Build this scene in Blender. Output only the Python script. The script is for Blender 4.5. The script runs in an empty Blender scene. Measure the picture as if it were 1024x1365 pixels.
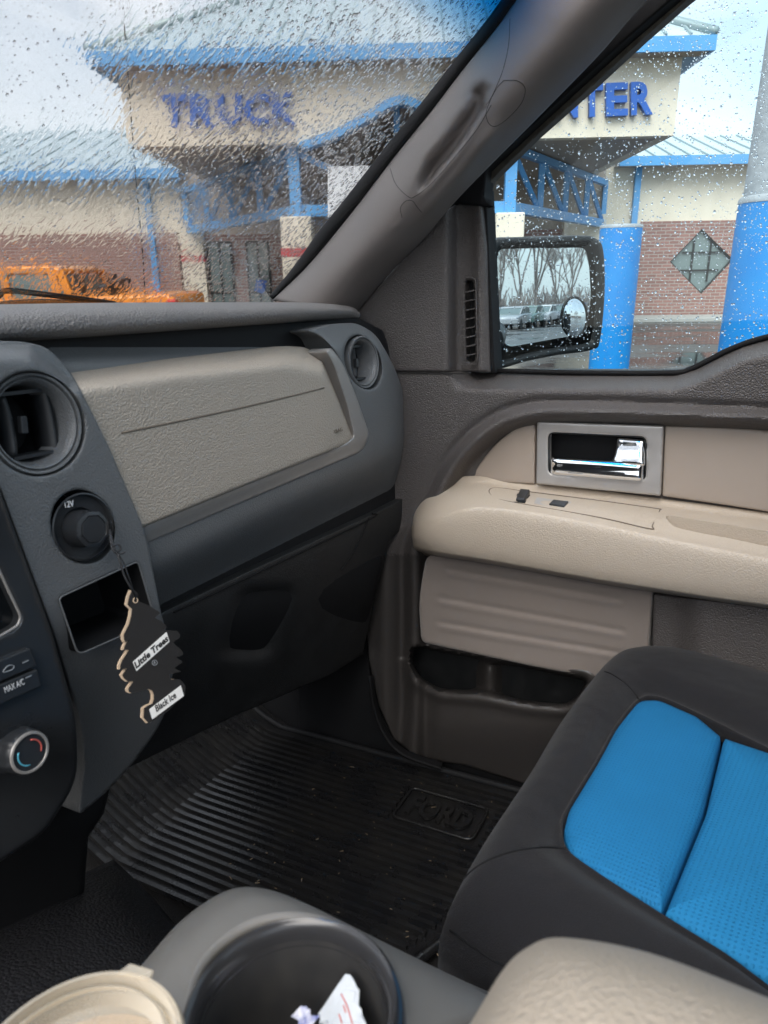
import bpy, bmesh, math, random
import numpy as np
from mathutils import Vector, Matrix, geometry, noise
R = math.radians
random.seed(7); rng = np.random.default_rng(7)
C = bpy.context.scene.collection
sc = bpy.context.scene

# ------------------------------------------------------------------ frames
F, CX, CY = 940.0, 512.0, 682.5
def cray(px, py): return np.stack([np.asarray(px, float)-CX, CY-np.asarray(py, float), np.full(np.shape(px), -F)], -1)
_L = cray(895, 414); _L /= np.linalg.norm(_L)
_Fv = cray(-920, 500); _Fv /= np.linalg.norm(_Fv)
_s = _L+_Fv; _d = _L-_Fv; _s /= np.linalg.norm(_s); _d /= np.linalg.norm(_d)
_L = (_s+_d)/2**.5; _Fv = (_s-_d)/2**.5
_U = np.cross(_L, _Fv)
if _U[1] < 0: _U = -_U
M = np.array([-_Fv, _L, _U])              # camera axes -> truck axes (rearward, to the passenger side, up)
EYE = Vector((0, 0, 1.75))
_p = R(90-19.2); _r = R(-.8)
RC = np.array([[1,0,0],[0,math.cos(_p),-math.sin(_p)],[0,math.sin(_p),math.cos(_p)]]) @ np.array([[math.cos(_r),-math.sin(_r),0],[math.sin(_r),math.cos(_r),0],[0,0,1]])
TW = RC @ M.T                              # truck axes -> world
TRUCK = Matrix([list(TW[i])+[EYE[i]] for i in range(3)]+[[0,0,0,1]])
def at(px, py, ax, c):                      # point of the truck where coordinate ax equals c
    r = cray(px, py) @ M.T
    return r*(np.asarray(c)/r[..., ax])[..., None]
def pt(px, py, ax, c): return Vector(at(px, py, ax, c))
def wat(px, py, d):                         # world point at distance d ahead
    r = RC @ cray(px, py); return Vector(r*d/r[1])+EYE
def wax(px, py, z):
    r = RC @ cray(px, py); return Vector(r*(z-EYE.z)/r[2])+EYE
def t2w(v): return TRUCK @ Vector(v)
TI = TRUCK.inverted()

# ------------------------------------------------------------------ materials
MATS = {}
def mat(name, col, rough=.5, metal=0, spec=.5, bump=None, var=None, emit=None, coat=0, alpha=None, sheen=0):
    if name in MATS: return MATS[name]
    m = bpy.data.materials.new(name); m.use_nodes = True; MATS[name] = m
    nt = m.node_tree; b = nt.nodes['Principled BSDF']
    b.inputs['Base Color'].default_value = (*col, 1); b.inputs['Roughness'].default_value = rough
    b.inputs['Metallic'].default_value = metal; b.inputs['Specular IOR Level'].default_value = spec
    b.inputs['Coat Weight'].default_value = coat; b.inputs['Sheen Weight'].default_value = sheen
    tc = nt.nodes.new('ShaderNodeTexCoord')
    if var:                                 # (scale, amount, second colour): worn or mottled surface colour
        n = nt.nodes.new('ShaderNodeTexNoise'); n.inputs['Scale'].default_value = var[0]; n.inputs['Detail'].default_value = 6
        nt.links.new(tc.outputs['Object'], n.inputs['Vector'])
        r = nt.nodes.new('ShaderNodeMapRange'); r.inputs[1].default_value = .35; r.inputs[2].default_value = .7
        r.inputs[3].default_value = 0; r.inputs[4].default_value = var[1]; nt.links.new(n.outputs['Fac'], r.inputs[0])
        x = nt.nodes.new('ShaderNodeMix'); x.data_type = 'RGBA'; x.inputs[6].default_value = (*col, 1); x.inputs[7].default_value = (*var[2], 1)
        nt.links.new(r.outputs[0], x.inputs[0]); nt.links.new(x.outputs[2], b.inputs['Base Color'])
        r2 = nt.nodes.new('ShaderNodeMapRange'); r2.inputs[1].default_value = .3; r2.inputs[2].default_value = .7
        r2.inputs[3].default_value = max(0, rough-.08); r2.inputs[4].default_value = min(1, rough+.08)
        nt.links.new(n.outputs['Fac'], r2.inputs[0]); nt.links.new(r2.outputs[0], b.inputs['Roughness'])
    if bump:                                # list of (kind, scale, height in m)
        prev = None
        for kind, s, h in bump:
            if kind == 'leather':
                # wrinkled hide: cell walls of a warped voronoi
                nz = nt.nodes.new('ShaderNodeTexNoise'); nz.inputs['Scale'].default_value = s*.6; nt.links.new(tc.outputs['Object'], nz.inputs['Vector'])
                mx = nt.nodes.new('ShaderNodeVectorMath'); mx.operation = 'MULTIPLY_ADD'; nt.links.new(nz.outputs['Color'], mx.inputs[0])
                mx.inputs[1].default_value = (.4/s,)*3; nt.links.new(tc.outputs['Object'], mx.inputs[2])
                t = nt.nodes.new('ShaderNodeTexVoronoi'); t.inputs['Scale'].default_value = s; t.feature = 'SMOOTH_F1'; t.inputs['Smoothness'].default_value = .25
                nt.links.new(mx.outputs[0], t.inputs['Vector']); out = t.outputs['Distance']; h = -h
            else:
                t = nt.nodes.new('ShaderNodeTexNoise'); t.inputs['Scale'].default_value = s; t.inputs['Detail'].default_value = 3
                nt.links.new(tc.outputs['Object'], t.inputs['Vector']); out = t.outputs['Fac']
            bp = nt.nodes.new('ShaderNodeBump'); bp.inputs['Distance'].default_value = abs(h); bp.invert = h < 0; bp.inputs['Strength'].default_value = 1
            nt.links.new(out, bp.inputs['Height'])
            if prev: nt.links.new(prev, bp.inputs['Normal'])
            prev = bp.outputs['Normal']
        nt.links.new(prev, b.inputs['Normal'])
    if emit: b.inputs['Emission Color'].default_value = (*emit[0], 1); b.inputs['Emission Strength'].default_value = emit[1]
    return m

GR = [('leather', 520, .0006), ('noise', 1500, .0001)]
def setup_materials():
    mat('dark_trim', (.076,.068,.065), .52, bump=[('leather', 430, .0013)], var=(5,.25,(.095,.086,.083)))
    mat('lower_trim_shaded', (.046,.042,.040), .42, bump=[('noise', 900, .0001)], var=(7,.4,(.045,.040,.038)))  # smooth lower door plastic, its tone darkened to stand in for cabin shade
    mat('pillar_vinyl', (.145,.128,.12), .55, bump=[('leather', 900, .00025)], var=(6,.3,(.18,.155,.145)))
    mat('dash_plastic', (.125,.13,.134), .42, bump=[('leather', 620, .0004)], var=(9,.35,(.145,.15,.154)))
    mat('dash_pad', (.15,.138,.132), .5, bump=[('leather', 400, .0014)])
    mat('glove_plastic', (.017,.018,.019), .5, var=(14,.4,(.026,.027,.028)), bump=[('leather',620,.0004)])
    mat('stack_plastic', (.023,.025,.028), .35, var=(14,.3,(.040,.043,.046)), bump=[('noise',1200,.00005)])
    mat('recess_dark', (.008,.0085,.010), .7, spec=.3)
    mat('silver_trim', (.30,.285,.27), .38, metal=.25, var=(7,.2,(.3,.28,.27)), bump=[('noise',1500,.00004)])
    mat('beige_grain', (.40,.345,.285), .5, bump=[('leather', 470, .0008)], var=(4,.15,(.44,.39,.33)))
    mat('beige_leather', (.50,.425,.34), .45, bump=[('leather', 440, .0006)], var=(5,.3,(.44,.37,.29)))
    mat('beige_smooth', (.36,.30,.25), .5, bump=[('noise', 900, .00012)], var=(6,.2,(.40,.335,.28)))
    mat('bezel_satin', (.46,.44,.42), .38, metal=.4, var=(40,.2,(.50,.48,.46)))
    mat('chrome', (.82,.84,.86), .06, metal=1)
    mat('cloth_taupe', (.23,.195,.172), .85, sheen=.3, bump=[('noise', 1400, .0006)], var=(8,.3,(.235,.195,.17)))
    mat('black_rubber', (.006,.006,.007), .75, spec=.25)
    mat('mat_rubber', (.010,.0105,.012), .30, bump=[('noise', 300, .0005)], var=(16,.5,(.020,.018,.015)))
    mat('carpet_dark', (.005,.0045,.0045), .95, bump=[('noise', 500, .003)], var=(30,.4,(.012,.010,.009)))
    mat('seat_black', (.0075,.007,.0085), .8, spec=.3, sheen=.08, bump=[('noise', 900, .0010), ('noise', 7, .012)])
    mat('rim_gloss', (.03,.03,.032), .2)
    mat('screen_off', (.008,.010,.012), .15)
    mat('console_grey', (.145,.138,.127), .45, var=(8,.25,(.195,.186,.172)), bump=[('noise',1300,.00006)])
    mat('cup_black', (.030,.030,.031), .38, var=(60,.6,(.05,.048,.045)))
    mat('tunnel_grain', (.018,.018,.020), .38, bump=[('leather', 260, .0012)])
    mat('foam_pad', (.40,.335,.26), .55, bump=[('leather', 520, .0006)], var=(7,.3,(.46,.385,.30)))
    mat('knob_rubber', (.022,.024,.027), .4)
    mat('white_ink', (.72,.73,.74), .6)
    mat('dim_ink', (.30,.32,.34), .6)
    mat('red_ink', (.5,.10,.08), .5); mat('cyan_ink', (.10,.42,.55), .5)
    mat('card_black', (.012,.011,.011), .85, bump=[('noise', 1600, .0003)])
    mat('card_edge', (.62,.47,.33), .8)
    mat('label_white', (.78,.77,.74), .7)
    mat('string_black', (.02,.02,.022), .7)
    mat('paper_white', (.50,.53,.56), .45, bump=[('noise', 60, .002)])
    mat('paper_blue', (.12,.15,.42), .5)
    mat('groove', (.016,.015,.015), .7)
    mat('groove_beige', (.16,.13,.10), .7)
    # exterior
    mat('stucco', (.72,.655,.54), .85, bump=[('noise', 60, .01)], var=(1.6,.5,(.60,.54,.43)))
    nt_ = MATS['stucco'].node_tree; tc_ = [n for n in nt_.nodes if n.type == 'TEX_COORD'][0]; mp_s = nt_.nodes.new('ShaderNodeMapping'); mp_s.inputs['Scale'].default_value = (1.3, 1.3, .18)
    nt_.links.new(tc_.outputs['Object'], mp_s.inputs[0])
    for n in nt_.nodes:
        if n.type == 'TEX_NOISE' and n.inputs['Scale'].default_value < 5: nt_.links.new(mp_s.outputs[0], n.inputs['Vector'])
    mat('soffit_panel', (.38,.33,.28), .8, bump=[('noise', 12, .01)])
    mat('blue_metal', (.085,.30,.60), .45, var=(2,.4,(.12,.35,.62)))
    mat('sleeve_blue', (.004,.18,.50), .5, spec=.3, var=(6,.6,(.010,.23,.56)))
    mat('letter_blue', (.02,.10,.40), .4)
    mat('pole_grey', (.34,.37,.39), .6, var=(9,.6,(.25,.28,.30)), bump=[('noise', 14, .01)])
    mat('red_band', (.48,.08,.09), .6)
    mat('banner_white', (.82,.84,.86), .6)
    mat('dark_glass', (.15,.20,.20), .08, spec=.8)
    mat('window_frame_dark', (.012,.013,.014), .5)
    mat('truck_orange', (.86,.27,.010), .3, coat=.6)
    mat('tail_red', (.55,.02,.015), .25)
    mat('tyre', (.02,.02,.02), .8)
    mat('bark', (.24,.215,.20), .9)
    mat('mirror_black', (.009,.010,.011), .5, spec=.35, var=(30,.4,(.018,.019,.02)))
    mat('concrete', (.36,.36,.34), .8, var=(3,.5,(.28,.28,.265)))
    mat('coat_red', (.42,.03,.04), .8); mat('skin_tone', (.45,.28,.2), .6); mat('denim', (.05,.07,.13), .8)
    for n, c in dict(silver=(.5,.52,.54), green=(.18,.28,.25), white=(.75,.76,.77), grey=(.22,.23,.25), navy=(.05,.08,.16)).items():
        mat('paint_'+n, c, .25, metal=.3 if n in('silver','grey') else 0, coat=.7)
setup_materials()

def nodes_of(name):
    m = bpy.data.materials.new(name); m.use_nodes = True; MATS[name] = m
    nt = m.node_tree; return m, nt, nt.nodes['Principled BSDF'], nt.nodes['Material Output']
def N(nt, t, **kw):
    n = nt.nodes.new(t)
    for k, v in kw.items():
        if k.startswith('i_'): n.inputs[k[2:].replace('_', ' ')].default_value = v
        else: setattr(n, k, v)
    return n
# thin pane: see-through with a Fresnel reflection
def pane_mat(name, tint, shade=None):
    m, nt, b, out = nodes_of(name); nt.nodes.remove(b)
    tr = N(nt, 'ShaderNodeBsdfTransparent'); tr.inputs[0].default_value = (*tint, 1)
    gl = N(nt, 'ShaderNodeBsdfGlossy'); gl.inputs['Roughness'].default_value = .02
    fr = N(nt, 'ShaderNodeFresnel'); fr.inputs['IOR'].default_value = 1.45
    mx = N(nt, 'ShaderNodeMixShader'); L = nt.links.new
    mu = N(nt, 'ShaderNodeMath', operation='MULTIPLY'); mu.inputs[1].default_value = .55
    L(fr.outputs[0], mu.inputs[0]); L(mu.outputs[0], mx.inputs[0]); L(tr.outputs[0], mx.inputs[1]); L(gl.outputs[0], mx.inputs[2])
    if shade:     # blue shade band dyed into the top of the windscreen
        tc = N(nt, 'ShaderNodeTexCoord'); sp = N(nt, 'ShaderNodeSeparateXYZ'); L(tc.outputs['Object'], sp.inputs[0])
        mr = N(nt, 'ShaderNodeMapRange'); mr.inputs[1].default_value = shade[0]; mr.inputs[2].default_value = shade[1]; L(sp.outputs[2], mr.inputs[0])
        c = N(nt, 'ShaderNodeMix', data_type='RGBA'); c.inputs[6].default_value = (*tint, 1); c.inputs[7].default_value = (.05,.42,.72,1)
        L(mr.outputs[0], c.inputs[0]); L(c.outputs[2], tr.inputs[0])
    L(mx.outputs[0], out.inputs[0]); return m
def water_mat():
    # water running down the windscreen: clear, with a rippled outer face
    m, nt, b, out = nodes_of('water_film'); nt.nodes.remove(b); L = nt.links.new
    g = N(nt, 'ShaderNodeBsdfRefraction'); g.inputs['IOR'].default_value = 1.33; g.inputs['Roughness'].default_value = 0
    tc = N(nt, 'ShaderNodeTexCoord')
    # frame along the glass: x across (v), y down the slope (w)
    sp = N(nt, 'ShaderNodeSeparateXYZ'); L(tc.outputs['Object'], sp.inputs[0])
    def vec(sx, sz, warp=0, ws=20):
        cb = N(nt, 'ShaderNodeCombineXYZ')
        a = N(nt, 'ShaderNodeMath', operation='MULTIPLY'); a.inputs[1].default_value = sx; L(sp.outputs[1], a.inputs[0])
        c = N(nt, 'ShaderNodeMath', operation='MULTIPLY'); c.inputs[1].default_value = sz; L(sp.outputs[2], c.inputs[0])
        L(a.outputs[0], cb.inputs[0]); L(c.outputs[0], cb.inputs[1])
        if not warp: return cb.outputs[0]
        nz = N(nt, 'ShaderNodeTexNoise'); nz.inputs['Scale'].default_value = ws; nz.inputs['Detail'].default_value = 3; L(tc.outputs['Object'], nz.inputs['Vector'])
        mm = N(nt, 'ShaderNodeVectorMath', operation='MULTIPLY_ADD'); L(nz.outputs['Color'], mm.inputs[0]); mm.inputs[1].default_value = (warp,)*3; L(cb.outputs[0], mm.inputs[2])
        return mm.outputs[0]
    n1 = N(nt, 'ShaderNodeTexNoise'); n1.inputs['Scale'].default_value = 1; n1.inputs['Detail'].default_value = 1; n1.inputs['Roughness'].default_value = .45; n1.inputs['Distortion'].default_value = .25
    L(vec(165, 105, 1.6, 22), n1.inputs['Vector'])
    rm = N(nt, 'ShaderNodeMapRange', interpolation_type='SMOOTHSTEP'); rm.inputs[1].default_value = .50; rm.inputs[2].default_value = .70; L(n1.outputs['Fac'], rm.inputs[0])
    v1 = N(nt, 'ShaderNodeTexVoronoi', feature='SMOOTH_F1'); v1.inputs['Scale'].default_value = 1; v1.inputs['Smoothness'].default_value = .25; v1.inputs['Randomness'].default_value = 1
    L(vec(175, 160, .6, 60), v1.inputs['Vector'])
    dm = N(nt, 'ShaderNodeMapRange', interpolation_type='SMOOTHERSTEP'); dm.inputs[1].default_value = .12; dm.inputs[2].default_value = .45; dm.inputs[3].default_value = 1; dm.inputs[4].default_value = 0
    L(v1.outputs['Distance'], dm.inputs[0])
    # where the film runs (driver side, lower) and where it beads (passenger side)
    n2 = N(nt, 'ShaderNodeTexNoise'); n2.inputs['Scale'].default_value = 6; n2.inputs['Detail'].default_value = 3; L(tc.outputs['Object'], n2.inputs['Vector'])
    ad = N(nt, 'ShaderNodeMath', operation='MULTIPLY_ADD'); ad.inputs[1].default_value = .35; L(n2.outputs['Fac'], ad.inputs[0]); L(sp.outputs[1], ad.inputs[2])
    z = N(nt, 'ShaderNodeMapRange', interpolation_type='SMOOTHSTEP'); z.inputs[1].default_value = .98; z.inputs[2].default_value = 1.16; L(ad.outputs[0], z.inputs[0])
    h1 = N(nt, 'ShaderNodeMath', operation='MULTIPLY'); h1.inputs[1].default_value = FILM[0]; L(rm.outputs[0], h1.inputs[0])
    h2 = N(nt, 'ShaderNodeMath', operation='MULTIPLY'); h2.inputs[1].default_value = FILM[1]; L(dm.outputs[0], h2.inputs[0])
    h3 = N(nt, 'ShaderNodeMath', operation='MULTIPLY'); h3.inputs[1].default_value = .16; L(h2.outputs[0], h3.inputs[0])
    h4 = N(nt, 'ShaderNodeMath', operation='ADD'); L(h1.outputs[0], h4.inputs[0]); L(h3.outputs[0], h4.inputs[1])
    hm = N(nt, 'ShaderNodeMix', data_type='FLOAT'); L(z.outputs[0], hm.inputs[0]); L(h4.outputs[0], hm.inputs[2]); L(h2.outputs[0], hm.inputs[3])
    bp = N(nt, 'ShaderNodeBump'); bp.inputs['Strength'].default_value = 1; bp.inputs['Distance'].default_value = 1
    L(hm.outputs[0], bp.inputs['Height']); L(bp.outputs[0], g.inputs['Normal'])
    L(g.outputs[0], out.inputs[0]); return m
FILM = (.000075, .00022)
pane_mat('side_glass', (.92,.975,.985)); pane_mat('screen_glass', (.99,.995,.995), (.378,.425))
water_mat()
m, nt, b, out = nodes_of('water_drop'); nt.nodes.remove(b); g = N(nt, 'ShaderNodeBsdfGlass'); g.inputs['IOR'].default_value = 1.33; g.inputs['Roughness'].default_value = 0; nt.links.new(g.outputs[0], out.inputs[0])
m, nt, b, out = nodes_of('flat_glass'); nt.nodes.remove(b); g = N(nt, 'ShaderNodeBsdfRefraction'); g.inputs['IOR'].default_value = 1.33; g.inputs['Roughness'].default_value = 0; nt.links.new(g.outputs[0], out.inputs[0])
# clear plastic of the takeaway lid
m, nt, b, out = nodes_of('clear_plastic'); L = nt.links.new
b.inputs['Base Color'].default_value = (.85,.78,.66,1); b.inputs['Roughness'].default_value = .12
tr = N(nt, 'ShaderNodeBsdfTransparent'); tr.inputs[0].default_value = (.92,.88,.8,1)
lw = N(nt, 'ShaderNodeLayerWeight'); lw.inputs[0].default_value = .45; mr = N(nt, 'ShaderNodeMapRange'); mr.inputs[3].default_value = .10; mr.inputs[4].default_value = .8
mx = N(nt, 'ShaderNodeMixShader'); L(lw.outputs['Facing'], mr.inputs[0]); L(mr.outputs[0], mx.inputs[0]); L(tr.outputs[0], mx.inputs[1]); L(b.outputs[0], mx.inputs[2]); L(mx.outputs[0], out.inputs[0])
# brick
m, nt, b, out = nodes_of('brick'); L = nt.links.new
tc = N(nt, 'ShaderNodeTexCoord'); sp = N(nt, 'ShaderNodeSeparateXYZ'); L(tc.outputs['Object'], sp.inputs[0])
cb = N(nt, 'ShaderNodeCombineXYZ'); L(sp.outputs[0], cb.inputs[0]); L(sp.outputs[2], cb.inputs[1])
br = N(nt, 'ShaderNodeTexBrick'); L(cb.outputs[0], br.inputs['Vector']); br.inputs['Scale'].default_value = 1
br.inputs['Brick Width'].default_value = .30; br.inputs['Row Height'].default_value = .10; br.inputs['Mortar Size'].default_value = .012
br.inputs['Color1'].default_value = (.30,.15,.125,1); br.inputs['Color2'].default_value = (.21,.105,.09,1); br.inputs['Mortar'].default_value = (.36,.31,.28,1)
L(br.outputs['Color'], b.inputs['Base Color']); b.inputs['Roughness'].default_value = .8
bp = N(nt, 'ShaderNodeBump'); bp.inputs['Distance'].default_value = .01; bp.invert = True; L(br.outputs['Fac'], bp.inputs['Height']); L(bp.outputs[0], b.inputs['Normal'])
# metal roof: standing seams are geometry; the sheet carries grime
mat('metal_roof', (.44,.53,.57), .38, metal=.1, var=(.7,.5,(.38,.47,.52)))
mat('roof_seam', (.27,.35,.36), .45, metal=.3)
# wet asphalt
m, nt, b, out = nodes_of('wet_asphalt'); L = nt.links.new
tc = N(nt, 'ShaderNodeTexCoord'); n1 = N(nt, 'ShaderNodeTexNoise'); n1.inputs['Scale'].default_value = .22; n1.inputs['Detail'].default_value = 5
mp = N(nt, 'ShaderNodeMapping'); mp.inputs['Scale'].default_value = (1, 2.6, 1); L(tc.outputs['Object'], mp.inputs[0]); L(mp.outputs[0], n1.inputs['Vector'])
mr = N(nt, 'ShaderNodeMapRange'); mr.inputs[1].default_value = .44; mr.inputs[2].default_value = .56; L(n1.outputs['Fac'], mr.inputs[0])
rr = N(nt, 'ShaderNodeMapRange'); rr.inputs[3].default_value = .06; rr.inputs[4].default_value = .42; L(mr.outputs[0], rr.inputs[0]); L(rr.outputs[0], b.inputs['Roughness'])
c = N(nt, 'ShaderNodeMix', data_type='RGBA'); c.inputs[6].default_value = (.025,.026,.028,1); c.inputs[7].default_value = (.085,.085,.083,1); L(mr.outputs[0], c.inputs[0]); L(c.outputs[2], b.inputs['Base Color'])
n3 = N(nt, 'ShaderNodeTexNoise'); n3.inputs['Scale'].default_value = 60; L(tc.outputs['Object'], n3.inputs['Vector'])
bp = N(nt, 'ShaderNodeBump'); bp.inputs['Distance'].default_value = .004; L(n3.outputs['Fac'], bp.inputs['Height']); L(mr.outputs[0], bp.inputs['Strength']); L(bp.outputs[0], b.inputs['Normal'])
# perforated blue seat cloth
def blue_cloth(name, sx, sy, depth, col):
    m, nt, b, out = nodes_of(name); L = nt.links.new
    b.inputs['Roughness'].default_value = .75; b.inputs['Specular IOR Level'].default_value = .25
    tc = N(nt, 'ShaderNodeTexCoord'); mp = N(nt, 'ShaderNodeMapping'); mp.inputs['Scale'].default_value = (sx, sy, 0); mp.inputs['Rotation'].default_value = (0, 0, R(8)); L(tc.outputs['Object'], mp.inputs[0])
    v = N(nt, 'ShaderNodeTexVoronoi'); v.inputs['Scale'].default_value = 1; v.inputs['Randomness'].default_value = .12; L(mp.outputs[0], v.inputs['Vector'])
    mr = N(nt, 'ShaderNodeMapRange', interpolation_type='SMOOTHSTEP'); mr.inputs[1].default_value = .14; mr.inputs[2].default_value = .30; L(v.outputs['Distance'], mr.inputs[0])
    c = N(nt, 'ShaderNodeMix', data_type='RGBA'); c.inputs[6].default_value = (*[x*.87 for x in col],1); c.inputs[7].default_value = (*col,1); L(mr.outputs[0], c.inputs[0])
    nz = N(nt, 'ShaderNodeTexNoise'); nz.inputs['Scale'].default_value = 14; nz.inputs['Detail'].default_value = 5; L(tc.outputs['Object'], nz.inputs['Vector'])
    hs = N(nt, 'ShaderNodeHueSaturation'); m2 = N(nt, 'ShaderNodeMapRange'); m2.inputs[3].default_value = .9; m2.inputs[4].default_value = 1.1; L(nz.outputs['Fac'], m2.inputs[0]); L(m2.outputs[0], hs.inputs['Value']); L(c.outputs[2], hs.inputs['Color']); L(hs.outputs[0], b.inputs['Base Color'])
    bp = N(nt, 'ShaderNodeBump'); bp.inputs['Distance'].default_value = depth; L(mr.outputs[0], bp.inputs['Height'])
    b2 = N(nt, 'ShaderNodeBump'); b2.inputs['Distance'].default_value = .0003; n4 = N(nt, 'ShaderNodeTexNoise'); n4.inputs['Scale'].default_value = 1200; L(tc.outputs['Object'], n4.inputs['Vector']); L(n4.outputs['Fac'], b2.inputs['Height']); L(bp.outputs[0], b2.inputs['Normal'])
    L(b2.outputs[0], b.inputs['Normal'])
blue_cloth('seat_blue', 260, 200, .0005, (.010,.155,.345))
blue_cloth('seat_blue_ribbed', 190, 230, .0005, (.011,.17,.365))

# ------------------------------------------------------------------ object helpers
def link(name, me, m, parent=None, smooth=True):
    o = bpy.data.objects.new(name, me); C.objects.link(o)
    if m is not None:
        for k in (m if isinstance(m, (list, tuple)) else [m]): me.materials.append(MATS[k] if isinstance(k, str) else k)
    if smooth:
        for p in me.polygons: p.use_smooth = True
    if parent is not None: o.parent = parent
    return o
def tag(o, label=None, cat=None, group=None, kind=None):
    for k, v in (('label', label), ('category', cat), ('group', group), ('kind', kind)):
        if v: o[k] = v
    return o
def empty(name, loc=(0,0,0), rz=0, mtx=None):
    o = bpy.data.objects.new(name, None); C.objects.link(o); o.empty_display_size = .1
    if mtx is not None: o.matrix_world = mtx
    else: o.location = loc; o.rotation_euler = (0, 0, rz)
    return o
def finish(name, bm, m, parent=None, smooth=True, sharp=None, bevel=0, seg=2):
    bmesh.ops.remove_doubles(bm, verts=bm.verts, dist=1e-6)
    bmesh.ops.recalc_face_normals(bm, faces=bm.faces)
    me = bpy.data.meshes.new(name); bm.to_mesh(me); bm.free()
    o = link(name, me, m, parent, smooth)
    if sharp: me.set_sharp_from_angle(angle=R(sharp))
    if bevel:
        b = o.modifiers.new('bevel', 'BEVEL'); b.width = bevel; b.segments = seg; b.limit_method = 'ANGLE'; b.angle_limit = R(35)
        if smooth:
            b.harden_normals = False
    return o
def fillet(poly, r=6, n=5):
    """rounded corners; entries (x, y) or (x, y, radius)"""
    out = []; k = len(poly)
    for i in range(k):
        p = np.array(poly[i][:2], float); rr = poly[i][2] if len(poly[i]) > 2 else r
        a = np.array(poly[i-1][:2], float); b = np.array(poly[(i+1) % k][:2], float)
        da = a-p; db = b-p; la = np.linalg.norm(da); lb = np.linalg.norm(db)
        t = min(rr, la*.45, lb*.45)
        if t < .5: out.append(tuple(p)); continue
        s = p+da/la*t; e = p+db/lb*t
        for j in range(n+1):
            q = j/n; out.append(tuple((1-q)**2*s+2*q*(1-q)*p+q*q*e))
    return out
def spline(pts, n=8, closed=False):
    P = np.array(pts, float); k = len(P); out = []
    rngs = range(k) if closed else range(k-1)
    for i in rngs:
        p0 = P[(i-1) % k] if closed or i > 0 else 2*P[0]-P[1]
        p1 = P[i]; p2 = P[(i+1) % k]
        p3 = P[(i+2) % k] if closed or i+2 < k else 2*P[-1]-P[-2]
        for j in range(n):
            t = j/n; out.append(.5*((2*p1)+(-p0+p2)*t+(2*p0-5*p1+4*p2-p3)*t*t+(-p0+3*p1-3*p2+p3)*t**3))
    if not closed: out.append(P[-1])
    return np.array(out)
def dist_to(P, poly, closed=True):
    A = np.array([q[:2] for q in poly], float); B = np.roll(A, -1, 0) if closed else A[1:]
    if not closed: A = A[:-1]
    P = np.asarray(P, float); d = np.full(len(P), 1e9)
    for a, b in zip(A, B):
        ab = b-a; L2 = ab@ab
        if L2 < 1e-9: continue
        t = np.clip(((P-a)@ab)/L2, 0, 1); q = a+t[:, None]*ab
        d = np.minimum(d, np.hypot(*(P-q).T))
    return d
def inside(P, poly):
    P = np.asarray(P, float); A = np.array([q[:2] for q in poly], float); B = np.roll(A, -1, 0)
    c = np.zeros(len(P), bool)
    for a, b in zip(A, B):
        m = ((a[1] > P[:,1]) != (b[1] > P[:,1]))
        with np.errstate(divide='ignore', invalid='ignore'):
            xi = (b[0]-a[0])*(P[:,1]-a[1])/(b[1]-a[1])+a[0]
        c ^= m & (P[:,0] < xi)
    return c
def dense(poly, step):
    out = []; k = len(poly)
    for i in range(k):
        a = np.array(poly[i][:2]); b = np.array(poly[(i+1) % k][:2]); n = max(1, int(np.linalg.norm(b-a)/step))
        for j in range(n): out.append(tuple(a+(b-a)*j/n))
    return out
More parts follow.
